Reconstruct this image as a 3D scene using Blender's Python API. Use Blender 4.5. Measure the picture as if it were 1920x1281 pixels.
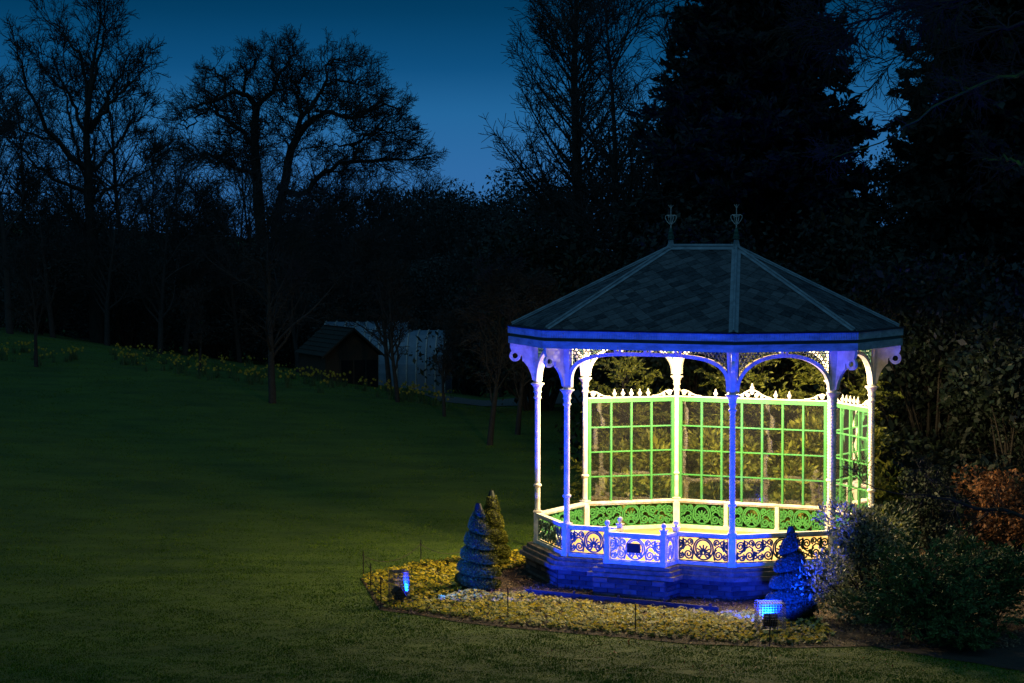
import bpy, bmesh, math, random
import numpy as np
from math import sin, cos, pi, radians, sqrt, tan
from mathutils import Vector, Matrix

for o in list(bpy.data.objects): bpy.data.objects.remove(o)
SC = bpy.context.scene
COL = SC.collection
rng = np.random.default_rng(7)
random.seed(7)

# ------------------------------------------------------------------ camera
FPX, ZC, PITCH = 4386.0, 6.575, -0.0417
cam = bpy.data.cameras.new('camera'); camo = bpy.data.objects.new('camera', cam); COL.objects.link(camo)
cam.sensor_width = 36; cam.lens = 36*FPX/1920; cam.clip_start = .5; cam.clip_end = 3000
camo.location = (0, 0, ZC); camo.rotation_euler = (pi/2+PITCH, 0, 0)
SC.camera = camo
# ------------------------------------------------------------------ world: dusk sky
w = bpy.data.worlds.new('World'); SC.world = w; w.use_nodes = True
nt = w.node_tree; nt.nodes.clear()
wo = nt.nodes.new('ShaderNodeOutputWorld'); bg = nt.nodes.new('ShaderNodeBackground')
tc = nt.nodes.new('ShaderNodeTexCoord'); sx = nt.nodes.new('ShaderNodeSeparateXYZ'); cr = nt.nodes.new('ShaderNodeValToRGB')
nt.links.new(tc.outputs['Generated'], sx.inputs[0]); nt.links.new(sx.outputs['Z'], cr.inputs[0])
nt.links.new(cr.outputs[0], bg.inputs[0]); nt.links.new(bg.outputs[0], wo.inputs[0])
el = cr.color_ramp.elements
el[0].position = 0.0; el[0].color = (0.038, 0.152, 0.400, 1)
el[1].position = 1.0; el[1].color = (0.0003, 0.022, 0.062, 1)
for pos, c in ((0.030, (0.029, 0.146, 0.375, 1)), (0.056, (0.016, 0.128, 0.320, 1)), (0.075, (0.0045, 0.078, 0.210, 1)), (0.10, (0.0007, 0.044, 0.118, 1)), (0.3, (0.0004, 0.026, 0.075, 1))):
    e = el.new(pos); e.color = c
bg.inputs[1].default_value = 1.0
# last dusk glow from the west, behind the photographer: very weak and very soft
sl = bpy.data.lights.new('sun', 'SUN'); sl.energy = 0.56; sl.angle = radians(120); sl.color = (0.30, 0.72, 1.0)
so = bpy.data.objects.new('sun', sl); COL.objects.link(so); so.rotation_euler = (radians(38), 0, radians(-20))
# ------------------------------------------------------------------ exposure
SC.view_settings.view_transform = 'Standard'; SC.view_settings.look = 'None'
SC.view_settings.exposure = 0; SC.view_settings.gamma = 1
SC.render.engine = 'CYCLES'
SC.cycles.max_bounces = 3; SC.cycles.transparent_max_bounces = 12; SC.cycles.sample_clamp_indirect = 4
LAMP_W, BLUE_W = 3200, 3400

# ------------------------------------------------------------------ pixel rays and terrain
def ray(u, v):
    dx, dy = (u-960)/FPX, (640.5-v)/FPX
    return (dx, cos(PITCH)-dy*sin(PITCH), sin(PITCH)+dy*cos(PITCH))
def at(u, v, Y):
    d = ray(u, v); k = Y/d[1]
    return Vector((d[0]*k, Y, ZC+d[2]*k))
def sp(x): return np.logaddexp(0, x)
def smooth(x, a, b):
    t = np.clip((x-a)/(b-a), 0, 1); return t*t*(3-2*t)
def crest(X): return np.where(X < -1, 71.8-.79*X, 72.6)
def g(X, Y):
    X = np.asarray(X, float); Y = np.asarray(Y, float)
    Yc = crest(X); over = np.maximum(Y-Yc, 0); Yk = Y-3*sp((Y-Yc)/3)
    h = .09*3*sp((Yk-56)/3)
    h = h + .035*3*sp((np.minimum(-X, 24)-2)/3)*smooth(Y, 44, 66)
    h = h - np.minimum(over, 80)*(.01+.045*smooth(-X, -3, 1))
    h = h + .15*3*sp((32-Y)/3)
    h = h + .05*np.sin(X*.31+1.3)*np.sin(Y*.23)*smooth(np.abs(Y-46)+np.abs(X-3)*.6, 9, 16)
    h = h + (.010*np.sin(X*1.9+np.sin(Y*.7)*1.6)*np.sin(Y*1.3+np.sin(X*.5))+.010*np.sin(X*3.7+1)*np.sin(Y*4.1+2+X*.6))*(1-smooth(-np.hypot((X-3.5)*.8, Y-45.5), -9., -6.8))
    return h
def gz(x, y): return float(g(x, y))
def ground(u, v):
    d = ray(u, v); lo, hi = 25., 140.; Y = 30.
    while Y < 140:
        if ZC+d[2]*Y/d[1] <= gz(d[0]*Y/d[1], Y): break
        Y += .2
    X = d[0]*Y/d[1]
    return Vector((X, Y, gz(X, Y)))

# ------------------------------------------------------------------ materials
def srgb(r, g_, b):
    f = lambda c: (c/255/12.92) if c/255 < .04045 else ((c/255+.055)/1.055)**2.4
    return (f(r), f(g_), f(b))
MATS = {}
def mat(name, c1, c2=None, scale=8., rough=.7, bump=0., bscale=None, metal=0., stretch=(1, 1, 1), island=0., objrand=0., spec=.3, detail=6, trans=0.):
    m = bpy.data.materials.new(name); m.use_nodes = True; n = m.node_tree; N = n.nodes; Lk = n.links
    b = N['Principled BSDF']; b.inputs['Roughness'].default_value = rough; b.inputs['Metallic'].default_value = metal
    b.inputs['Specular IOR Level'].default_value = spec
    c2 = c2 or tuple(x*.7 for x in c1)
    t = N.new('ShaderNodeTexCoord'); mp = N.new('ShaderNodeMapping'); mp.inputs['Scale'].default_value = stretch
    Lk.new(t.outputs['Object'], mp.inputs[0])
    nz = N.new('ShaderNodeTexNoise'); nz.inputs['Scale'].default_value = scale; nz.inputs['Detail'].default_value = detail; nz.inputs['Roughness'].default_value = .6
    Lk.new(mp.outputs[0], nz.inputs[0])
    rp = N.new('ShaderNodeValToRGB'); rp.color_ramp.elements[0].position = .3; rp.color_ramp.elements[1].position = .7
    rp.color_ramp.elements[0].color = (*c2, 1); rp.color_ramp.elements[1].color = (*c1, 1)
    src = nz.outputs[0]
    if island or objrand:
        if island:
            r_ = N.new('ShaderNodeNewGeometry').outputs['Random Per Island']; k = island
        else:
            r_ = N.new('ShaderNodeObjectInfo').outputs['Random']; k = objrand
        mx = N.new('ShaderNodeMix'); mx.inputs[0].default_value = k
        Lk.new(nz.outputs[0], mx.inputs[2]); Lk.new(r_, mx.inputs[3]); src = mx.outputs[0]
    Lk.new(src, rp.inputs[0]); Lk.new(rp.outputs[0], b.inputs['Base Color'])
    if bump:
        nb = N.new('ShaderNodeTexNoise'); nb.inputs['Scale'].default_value = bscale or scale*3; nb.inputs['Detail'].default_value = 5
        Lk.new(mp.outputs[0], nb.inputs[0])
        bp = N.new('ShaderNodeBump'); bp.inputs['Strength'].default_value = bump; bp.inputs['Distance'].default_value = .02
        Lk.new(nb.outputs[0], bp.inputs['Height']); Lk.new(bp.outputs[0], b.inputs['Normal'])
    if trans:
        tr = N.new('ShaderNodeBsdfTranslucent'); Lk.new(rp.outputs[0], tr.inputs[0]); ms = N.new('ShaderNodeMixShader'); ms.inputs[0].default_value = trans
        Lk.new(b.outputs[0], ms.inputs[1]); Lk.new(tr.outputs[0], ms.inputs[2]); Lk.new(ms.outputs[0], N['Material Output'].inputs[0])
    MATS[name] = m; return m
def emit(name, c, s):
    m = bpy.data.materials.new(name); m.use_nodes = True; n = m.node_tree; n.nodes.clear()
    o = n.nodes.new('ShaderNodeOutputMaterial'); e = n.nodes.new('ShaderNodeEmission'); e.inputs[0].default_value = (*c, 1); e.inputs[1].default_value = s
    n.links.new(e.outputs[0], o.inputs[0]); MATS[name] = m; return m
mat('white_paint', (.78, .76, .72), (.44, .41, .35), 7, .45, .15, 40)
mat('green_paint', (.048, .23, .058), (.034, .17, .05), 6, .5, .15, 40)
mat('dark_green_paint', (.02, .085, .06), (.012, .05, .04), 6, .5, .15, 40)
mat('fascia_paint', (.36, .46, .46), (.14, .20, .20), 3, .6, .3, 30, stretch=(1, 1, 3))
mat('slate', (.092, .102, .112), (.010, .014, .018), 14, .6, .7, 40, objrand=.34)
mat('slate_back', (.092, .102, .112), (.010, .014, .018), 14, .6, .7, 40, island=.34)
mat('lead', (.22, .29, .34), (.11, .15, .18), 6, .55, .25, 30, metal=.0)
mat('stone', (.18, .155, .125), (.06, .052, .042), 7, .85, .5, 40)
mat('brick', (.115, .092, .075), (.030, .025, .021), 5, .88, .6, 30, objrand=.45)
mat('mortar', (.10, .09, .08), (.06, .055, .05), 9, .95, .5, 50)
mat('floor_timber', (.36, .25, .11), (.27, .18, .075), 3, .6, .1, 30, stretch=(6, 1, 1))
mat('ceiling_timber', (.45, .36, .25), (.32, .25, .17), 3, .7, .1, 30)
mat('black_iron', (.012, .012, .014), (.02, .018, .016), 20, .55, .2, 60, metal=.3)
mat('grey_iron', (.50, .50, .50), (.30, .28, .26), 20, .5, .2, 60, metal=.2)
mat('plaque_black', (.008, .008, .010), (.012, .012, .014), 20, .35)
mat('bark_mulch', (.050, .032, .020), (.018, .012, .008), 14, .95, .9, 60)
mat('bark_chip', (.22, .145, .085), (.04, .026, .016), 9, .9, island=.8)
mat('lawn_soil', (.068, .112, .012), (.026, .056, .008), .8, .95, .6, 30, detail=10, stretch=(.6, 1.4, 1))
mat('grass', (.100, .160, .011), (.025, .064, .006), .8, .9, island=.6, spec=.03, stretch=(.6, 1.4, 1))
mat('path_gravel', (.11, .11, .11), (.06, .06, .06), 12, .95, .3, 80)
mat('bark', (.034, .029, .025), (.014, .012, .010), 12, .95, .8, 30, stretch=(1, 1, .3))
mat('bark_moss', (.07, .13, .012), (.022, .026, .012), 5, .95, .6, 30)
mat('leaf_dark', (.011, .022, .012), (.004, .008, .005), 3, .6, island=.6)
mat('leaf_hazed', (.034, .046, .042), (.012, .017, .016), 3, .7, island=.6)  # paler leaf colour stands in for bluish haze over the distant wood
mat('bark_hazed', (.044, .040, .038), (.020, .018, .017), 8, .95)  # bark colour lightened to imitate haze, in place of a volume
mat('leaf_conifer', (.012, .024, .018), (.006, .012, .009), 3, .75, island=.6)
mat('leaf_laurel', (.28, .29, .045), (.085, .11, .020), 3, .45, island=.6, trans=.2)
mat('leaf_cypress', (.085, .150, .035), (.028, .055, .016), 3, .65, island=.6)
mat('leaf_variegated', (.26, .28, .15), (.020, .040, .020), 3, .5, island=.85, trans=.35)
mat('leaf_copper', (.24, .10, .038), (.06, .025, .012), 3, .6, island=.7, trans=.2)
mat('leaf_yew', (.050, .058, .026), (.018, .024, .012), 6, .65, island=.6)
mat('leaf_yew_gold', (.165, .172, .010), (.060, .066, .005), 6, .65, island=.6)
mat('primrose_leaf', (.085, .125, .016), (.020, .034, .008), 6, .6, trans=.25)
mat('primrose_yellow', (.66, .53, .035), (.56, .38, .02), 6, .6, objrand=.5, trans=.3)
mat('primrose_cream', (.66, .60, .22), (.55, .46, .12), 6, .6, objrand=.5, trans=.3)
mat('daffodil', (.38, .32, .03), (.30, .22, .02), 6, .6)
mat('daffodil_leaf', (.05, .09, .035), (.03, .06, .02), 6, .6)
mat('shed_timber', (.045, .034, .026), (.022, .017, .013), 4, .85, .4, 30, stretch=(8, 8, 1))
mat('shed_roof', (.022, .026, .022), (.010, .012, .010), 6, .9, .6, 30)
mat('dark_glass', (.01, .012, .014), (.012, .014, .016), 3, .15)
mat('tunnel_film', (.15, .22, .30), (.09, .14, .20), 2, .35, .1, 10)
mat('edging_board', (.05, .04, .035), (.025, .02, .018), 8, .85, .4, 40)
mat('flood_black', (.012, .012, .014), (.02, .02, .022), 10, .5)
mat('galvanised_wire', (.11, .115, .125), (.07, .075, .085), 10, .4, metal=.3)
mat('rope', (.05, .045, .04), (.03, .026, .022), 30, .9)
emit('lamp_glow', (1., .78, .42), 30); emit('blue_glow', (.02, .045, 1.), 4)
# glass pane: clear with a mirror reflection that grows at grazing angles
m = bpy.data.materials.new('pane_glass'); m.use_nodes = True; n = m.node_tree; n.nodes.clear()
o_ = n.nodes.new('ShaderNodeOutputMaterial'); mx = n.nodes.new('ShaderNodeMixShader'); fr = n.nodes.new('ShaderNodeFresnel'); fr.inputs[0].default_value = 2.0
tr = n.nodes.new('ShaderNodeBsdfTransparent'); tr.inputs[0].default_value = (.93, .95, .92, 1); gl = n.nodes.new('ShaderNodeBsdfGlossy'); gl.inputs['Roughness'].default_value = .02
n.links.new(fr.outputs[0], mx.inputs[0]); n.links.new(tr.outputs[0], mx.inputs[1]); n.links.new(gl.outputs[0], mx.inputs[2]); df = n.nodes.new('ShaderNodeBsdfDiffuse'); df.inputs[0].default_value = (.6, .6, .55, 1); mz = n.nodes.new('ShaderNodeMixShader'); mz.inputs[0].default_value = .010
n.links.new(mx.outputs[0], mz.inputs[1]); n.links.new(df.outputs[0], mz.inputs[2]); n.links.new(mz.outputs[0], o_.inputs[0]); MATS['pane_glass'] = m

# ------------------------------------------------------------------ mesh helpers
def npmesh(name, V, faces):
    me = bpy.data.meshes.new(name); V = np.ascontiguousarray(V, dtype=np.float32)
    me.vertices.add(len(V)); me.vertices.foreach_set('co', V.ravel())
    loops = np.concatenate([np.asarray(f, dtype=np.int32).ravel() for f in faces])
    starts = []; s = 0
    for f in faces:
        f = np.asarray(f); starts.append(s+np.arange(len(f))*f.shape[1]); s += f.size
    me.loops.add(len(loops)); me.loops.foreach_set('vertex_index', loops)
    starts = np.concatenate(starts).astype(np.int32)
    me.polygons.add(len(starts)); me.polygons.foreach_set('loop_start', starts)
    me.update(calc_edges=True); return me
def link(name, me, m, parent=None, loc=None, smooth_=False):
    if m is not None:
        me.materials.clear()
        for k in (m if isinstance(m, (list, tuple)) else [m]): me.materials.append(MATS[k])
    if smooth_: me.polygons.foreach_set('use_smooth', [True]*len(me.polygons))
    o = bpy.data.objects.new(name, me); COL.objects.link(o)
    if parent: o.parent = parent
    if loc is not None: o.location = loc
    return o
def tag(o, label=None, cat=None, group=None, kind=None):
    if label: o['label'] = label
    if cat: o['category'] = cat
    if group: o['group'] = group
    if kind: o['kind'] = kind
    return o
def empty(name, loc, label, cat, rz=0, group=None):
    o = bpy.data.objects.new(name, None); COL.objects.link(o); o.location = loc; o.rotation_euler = (0, 0, rz); o.empty_display_size = .2
    return tag(o, label, cat, group)
class MB:
    def __init__(s): s.V = []; s.F = []
    def add(s, V, F):
        k = len(s.V); s.V += [tuple(v) for v in V]; s.F += [tuple(i+k for i in f) for f in F]; return s
    def box(s, c, d, fn=None, rz=0):
        x, y, z = c; a, b, h = d[0]/2, d[1]/2, d[2]/2
        P = []
        for i in (-1, 1):
            for j in (-1, 1):
                for k in (-1, 1):
                    px, py = i*a, j*b
                    P.append((x+px*cos(rz)-py*sin(rz), y+px*sin(rz)+py*cos(rz), z+k*h))
        if fn: P = [fn(*p) for p in P]
        return s.add(P, [(0, 1, 3, 2), (4, 6, 7, 5), (0, 4, 5, 1), (2, 3, 7, 6), (0, 2, 6, 4), (1, 5, 7, 3)])
    def prism(s, poly, z0, z1, fn=None):      # poly list of (x,y), ccw
        n_ = len(poly); P = [(x, y, z0) for x, y in poly]+[(x, y, z1) for x, y in poly]
        if fn: P = [fn(*p) for p in P]
        F = [tuple(range(n_-1, -1, -1)), tuple(range(n_, 2*n_))]+[(i, (i+1) % n_, n_+(i+1) % n_, n_+i) for i in range(n_)]
        return s.add(P, F)
    def lathe(s, prof, n_=12, c=(0, 0, 0), twist=None):
        P = []
        for i, (r, z) in enumerate(prof):
            for k in range(n_):
                a = 2*pi*k/n_; rr = r if twist is None else r*(1+twist[0]*cos(twist[1]*a+twist[2]*z))
                P.append((c[0]+rr*cos(a), c[1]+rr*sin(a), c[2]+z))
        F = []
        for i in range(len(prof)-1):
            for k in range(n_): F.append((i*n_+k, i*n_+(k+1) % n_, (i+1)*n_+(k+1) % n_, (i+1)*n_+k))
        F.append(tuple(range(n_-1, -1, -1))); F.append(tuple((len(prof)-1)*n_+k for k in range(n_)))
        return s.add(P, F)
    def tube(s, pts, r, n_=6, closed=False):
        pts = [Vector(p) for p in pts]; N = len(pts); rs = r if isinstance(r, (list, tuple)) else [r]*N
        P = []; ref = None
        for i, p in enumerate(pts):
            if closed: t = pts[(i+1) % N]-pts[i-1]
            else: t = pts[min(i+1, N-1)]-pts[max(i-1, 0)]
            t.normalize()
            if ref is None: ref = Vector((0, 0, 1)) if abs(t.z) < .9 else Vector((1, 0, 0))
            u_ = (ref-t*ref.dot(t)).normalized(); v_ = t.cross(u_); ref = u_
            for k in range(n_):
                a = 2*pi*k/n_; P.append(p+(u_*cos(a)+v_*sin(a))*rs[i])
        F = []
        for i in range(N if closed else N-1):
            j = (i+1) % N
            for k in range(n_): F.append((i*n_+k, i*n_+(k+1) % n_, j*n_+(k+1) % n_, j*n_+k))
        if not closed: F.append(tuple(range(n_-1, -1, -1))); F.append(tuple((N-1)*n_+k for k in range(n_)))
        return s.add(P, F)
    def ribbon(s, pts, hw, hd, fn, t=0, closed=False):   # pts (s,z) in a side plane, rectangular section
        N = len(pts); P = []
        for i, (a, z) in enumerate(pts):
            q0 = pts[i-1] if (closed or i > 0) else pts[i]; q1 = pts[(i+1) % N] if (closed or i < N-1) else pts[i]
            dx, dz = q1[0]-q0[0], q1[1]-q0[1]; l = sqrt(dx*dx+dz*dz) or 1; nx, nz = -dz/l, dx/l
            for (e, d) in ((-1, -1), (1, -1), (1, 1), (-1, 1)): P.append(fn(a+nx*hw*e, t+hd*d, z+nz*hw*e))
        F = []
        for i in range(N if closed else N-1):
            j = (i+1) % N
            for k in range(4): F.append((i*4+k, i*4+(k+1) % 4, j*4+(k+1) % 4, j*4+k))
        if not closed: F += [(3, 2, 1, 0), tuple((N-1)*4+k for k in range(4))]
        return s.add(P, F)
    def build(s, name, m, parent=None, loc=None, smooth_=False):
        me = bpy.data.meshes.new(name); me.from_pydata(s.V, [], s.F); me.update()
        if smooth_:
            bm = bmesh.new(); bm.from_mesh(me); bmesh.ops.recalc_face_normals(bm, faces=bm.faces); bm.to_mesh(me); bm.free()
        return link(name, me, m, parent, loc, smooth_)

def inpoly(X, Y, poly):
    X = np.asarray(X); Y = np.asarray(Y); c = np.zeros(X.shape, bool); n_ = len(poly); j = n_-1
    for i in range(n_):
        xi, yi = poly[i][0], poly[i][1]; xj, yj = poly[j][0], poly[j][1]
        c ^= ((yi > Y) != (yj > Y)) & (X < (xj-xi)*(Y-yi)/(yj-yi+1e-12)+xi); j = i
    return c
# ------------------------------------------------------------------ ground sheet, path, flower bed
xs = np.unique(np.concatenate([np.linspace(-600, -60, 10), np.linspace(-60, -14, 24), np.linspace(-14, 16, 76), np.linspace(16, 60, 23), np.linspace(60, 600, 10)]))
ys = np.unique(np.concatenate([np.linspace(-200, 0, 6), np.linspace(0, 32, 17), np.linspace(32, 90, 130), np.linspace(90, 140, 26), np.linspace(140, 1500, 10)]))
XX, YY = np.meshgrid(xs, ys); ZZ = g(XX, YY)
nx, ny = len(xs), len(ys); idx = np.arange(nx*ny).reshape(ny, nx)
me = npmesh('lawn', np.stack([XX, YY, ZZ], -1).reshape(-1, 3), [np.stack([idx[:-1, :-1], idx[:-1, 1:], idx[1:, 1:], idx[1:, :-1]], -1).reshape(-1, 4)])
tag(link('lawn', me, 'lawn_soil', smooth_=True), kind='structure')
def sheet(name, poly, m, dz, res=.5):
    px = np.array([p[0] for p in poly]); py = np.array([p[1] for p in poly])
    bm = bmesh.new(); vs = [bm.verts.new((p[0], p[1], 0)) for p in poly]; bm.faces.new(vs)
    for a in np.arange(px.min()+res, px.max(), res): bmesh.ops.bisect_plane(bm, geom=bm.verts[:]+bm.edges[:]+bm.faces[:], plane_co=(a, 0, 0), plane_no=(1, 0, 0))
    for a in np.arange(py.min()+res, py.max(), res): bmesh.ops.bisect_plane(bm, geom=bm.verts[:]+bm.edges[:]+bm.faces[:], plane_co=(0, a, 0), plane_no=(0, 1, 0))
    for v in bm.verts: v.co.z = gz(v.co.x, v.co.y)+dz
    me = bpy.data.meshes.new(name); bm.to_mesh(me); bm.free()
    return link(name, me, m, smooth_=True)
PATH = [(-2.4, 77), (8, 76), (30, 74), (30, 80), (8, 83), (-3.5, 84)]
tag(sheet('garden_path', PATH, 'path_gravel', .02), kind='structure')
BS = Vector((3.77, 46.12, 0)); YAW = .4863
def bloc(x, y, z=0): return Vector((BS.x+x*cos(YAW)+y*sin(YAW), BS.y-x*sin(YAW)+y*cos(YAW), z))
def gp(u, v): q = ground(u, v); return (q.x, q.y)
front_edge = [gp(*p) for p in ((676, 1086), (692, 1112), (712, 1148), (790, 1158), (862, 1170), (952, 1180), (1070, 1190), (1190, 1200), (1300, 1210), (1400, 1216), (1500, 1218), (1570, 1216), (1640, 1214), (1760, 1236), (1920, 1260))]
BED = front_edge+[(9.5, 39.5), (11.5, 44), (11, 50.2), (7, 51.5), (2, 50.8), (0.2, 50.2)]+[gp(*p) for p in ((985, 1037), (940, 1037), (865, 1046), (790, 1060), (730, 1072))]
tag(sheet('flower_bed_soil', BED, 'bark_mulch', .012, .4), kind='structure')
FLOW = [gp(*p) for p in ((680, 1088), (730, 1074), (800, 1060), (870, 1049), (945, 1040), (992, 1040), (992, 1062), (945, 1074), (880, 1096), (862, 1114), (905, 1120), (985, 1118), (1000, 1124), (1110, 1136), (1240, 1147), (1345, 1157), (1440, 1154), (1530, 1164), (1565, 1196), (1545, 1213), (1400, 1212), (1190, 1196), (950, 1175), (800, 1153), (722, 1143), (697, 1112))]

# grass blades: one mass of blades, denser near the camera
NB = 560000
def grass_pts(n_):
    Y = 33/(1-rng.random(n_)*(1-33/88.)); X = (rng.random(n_)-.5)*2*(Y*.235+1.5)
    return X, Y
X, Y = grass_pts(NB)
keep = ~inpoly(X, Y, BED) & ~inpoly(X, Y, PATH) & (Y < crest(X)+8)
X, Y = X[keep], Y[keep]; n_ = len(X); Z = g(X, Y)
hgt = rng.uniform(.010, .027, n_)*(1+.25*np.sin(X*1.7+np.sin(Y*.9)*2)); hgt = hgt*(1+.42*np.sin(6.1*X+2*np.sin(3.3*Y))*np.sin(5.3*Y+1.5*np.sin(2.1*X)))*np.where(rng.random(n_) < .01, 2.2, 1.); wd = (.0035+.00010*Y)*rng.uniform(.7, 1.3, n_); a = rng.uniform(0, 2*pi, n_); lean = rng.uniform(0, .035, n_); b_ = rng.uniform(0, 2*pi, n_)
P0 = np.stack([X-wd*np.cos(a), Y-wd*np.sin(a), Z], -1); P1 = np.stack([X+wd*np.cos(a), Y+wd*np.sin(a), Z], -1)
P2 = np.stack([X+lean*np.cos(b_), Y+lean*np.sin(b_), Z+hgt], -1)
me = npmesh('grass', np.stack([P0, P1, P2], 1).reshape(-1, 3), [np.arange(n_*3).reshape(-1, 3)])
tag(link('grass', me, 'grass'), 'short mown grass covering the sloping lawn', 'grass', kind='stuff')

# ------------------------------------------------------------------ bandstand
L_, W_, K_, M_ = 3.4129, 2.5924, 1.4089, 1.0816
RT, CAPZ, FLZ = 1.206, 3.806, .60
NM = 'ABCDEHGF'
BASE = [(-L_/2-K_, -M_), (-L_/2, -W_), (L_/2, -W_), (L_/2+K_, -M_), (L_/2+K_, M_), (L_/2, W_), (-L_/2, W_), (-L_/2-K_, M_)]
def offs(o):
    lines = []
    for i in range(8):
        a, b = np.array(BASE[i]), np.array(BASE[(i+1) % 8]); d = (b-a)/np.linalg.norm(b-a); nn = np.array([d[1], -d[0]]); lines.append((nn, nn@a+o))
    out = []
    for i in range(8):
        (n1, c1), (n2, c2) = lines[i-1], lines[i]; out.append(tuple(np.linalg.solve(np.array([n1, n2]), [c1, c2])))
    return out
def sideframe(P, Q):
    P = Vector((*P, 0)); Q = Vector((*Q, 0)); d = (Q-P); l = d.length; d = d/l; nn = Vector((d.y, -d.x, 0))
    def fn(s, t, z): p = P+d*s+nn*t; return (p.x, p.y, z)
    return fn, l
BD = empty('bandstand', BS, 'white and green cast-iron bandstand with slate roof and twin finials, lit up on the lawn', 'bandstand', rz=-YAW)
# plinth
def ring_obj(name, o, z0, z1, m, parent):
    return MB().prism(offs(o), z0, z1).build(name, m, parent)
PL = ring_obj('plinth', .19, -.3, .37, 'mortar', BD)
f_bc, l_bc = sideframe(BASE[1], BASE[2])
S0, S1, PJ = 1.13, 2.283, .56
MB().box(((S0+S1)/2, .3, .03), (S1-S0+.30, 1.09, .66), f_bc).build('bay_plinth', 'mortar', BD)
for o, z0, z1 in ((.34, .372, .45), (.27, .453, .53), (.20, .533, .597)):
    ring_obj('plinth_course', o, z0, z1, 'stone', PL)
    e = o-.10
    MB().box(((S0+S1)/2, (PJ+e)/2, (z0+z1)/2+.002), (S1-S0+.12+2*e, PJ+e+.02, z1-z0-.003), f_bc).build('plinth_course', 'stone', PL)
bm_cache = {}
def brick_mesh(l):
    k = round(l, 2)
    if k not in bm_cache:
        b = MB().box((0, 0, 0), (k, .06, .083)); me = bpy.data.meshes.new('brick'); me.from_pydata(b.V, [], b.F)
        bm = bmesh.new(); bm.from_mesh(me); bmesh.ops.bevel(bm, geom=bm.edges[:], offset=.006, segments=1, affect='EDGES'); bm.to_mesh(me); bm.free()
        me.materials.append(MATS['brick']); bm_cache[k] = me
    return bm_cache[k]
def brick_run(fn, s0, s1, t, parent):
    for c in range(4):
        z = .325-c*.095; s = s0; first = True
        while s < s1-.02:
            l = (.16 if (c % 2 and first) else .30); first = False
            l = min(l, s1-s)
            if s1-s-l < .08: l = s1-s
            o = bpy.data.objects.new('brick', brick_mesh(l-.012)); COL.objects.link(o); o.parent = parent
            p = fn(s+l/2, t+random.uniform(-.004, .004), z); q = fn(s+l/2+1, t, z); o.location = p
            o.rotation_euler = (0, 0, math.atan2(q[1]-p[1], q[0]-p[0])+random.uniform(-.006, .006)); s += l
pb = offs(.19)
for i in (0, 1, 2, 3):
    fn, l = sideframe(pb[i], pb[i+1])
    if i == 1:
        sh = (l-l_bc)/2
        brick_run(fn, 0, S0+sh-.17, 0, PL); brick_run(fn, S1+sh+.17, l, 0, PL)
    else: brick_run(fn, 0, l, 0, PL)
BP = [o for o in BD.children if o.name.startswith('bay_plinth')][0]
brick_run(f_bc, S0-.15, S1+.15, .845, BP)
f_r, _ = sideframe(f_bc(S1+.15, .845, 0)[:2], f_bc(S1+.15, 0, 0)[:2]); brick_run(f_r, .02, .63, 0, BP)
f_l, _ = sideframe(f_bc(S0-.15, 0, 0)[:2], f_bc(S0-.15, .845, 0)[:2]); brick_run(f_l, .22, .83, 0, BP)
MB().prism(offs(.1), .55, FLZ).build('floor', 'floor_timber', BD)
MB().box(((S0+S1)/2, PJ/2, .578), (S1-S0+.08, PJ+.08, .048), f_bc).build('bay_floor', 'floor_timber', BD)

# cast-iron scroll panels
def spiral(cx, cz, r0, r1, a0, turns, n_=20):
    return [(cx+(r0+(r1-r0)*i/n_)*cos(a0+turns*2*pi*i/n_), cz+(r0+(r1-r0)*i/n_)*sin(a0+turns*2*pi*i/n_)) for i in range(n_+1)]
def scrolls(wd, h):
    out = []
    k = h/.46
    R = min(.20*k, wd*.42)
    out.append(([(R*cos(2*pi*i/28), .01+.205*k*sin(2*pi*i/28)) for i in range(28)], True))
    R2 = R*.78
    out.append(([(R2*cos(a), .02*k+.16*k*sin(a)) for a in np.linspace(-.6, pi+.6, 20)], False))
    for a in (-60, -30, 0, 30, 60):
        a_ = radians(a); out.append(([(.13*k*q*sin(a_)*R/.2+.02*sin(a_*2)*q*q, -.06*k+.15*k*q*cos(a_)) for q in np.linspace(.1, 1, 6)], False))
    for s_ in (-1, 1):
        sc_ = lambda pts: [(s_*x, z) for x, z in pts]
        out.append((sc_(spiral(.085*k*R/.2, -.11*k, .07*k*R/.2, .012, pi, -1.6)), False))
        x = R+.02; j = 0
        while x < wd/2-.02:
            if j % 2 == 0:
                out.append((sc_(spiral(x+.085*k, -.10*k, .105*k, .014, pi*.6, 1.9, 26)), False))
                out.append((sc_(spiral(x+.055*k, .135*k, .068*k, .012, -pi*.6, -1.5)), False))
                out.append((sc_(spiral(x+.165*k, .125*k, .065*k, .012, pi*1.3, 1.5)), False))
                out.append((sc_([(x+.01, -.2*k), (x-.005, -.1*k), (x+.03*k, .03*k), (x+.09*k, .075*k), (x+.16*k, .05*k), (x+.2*k, -.02*k)]), False))
                x += .19*k
            else:
                out.append((sc_(spiral(x+.09*k, .085*k, .10*k, .014, -pi*.4, -1.9, 26)), False))
                out.append((sc_(spiral(x+.055*k, -.135*k, .068*k, .012, pi*.6, 1.5)), False))
                out.append((sc_(spiral(x+.16*k, -.12*k, .06*k, .012, -pi*1.3, -1.5)), False))
                out.append((sc_([(x+.01, .2*k), (x, .1*k), (x+.04*k, -.02*k), (x+.1*k, -.06*k), (x+.18*k, -.03*k)]), False))
                x += .19*k
            j += 1
    return out
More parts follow.
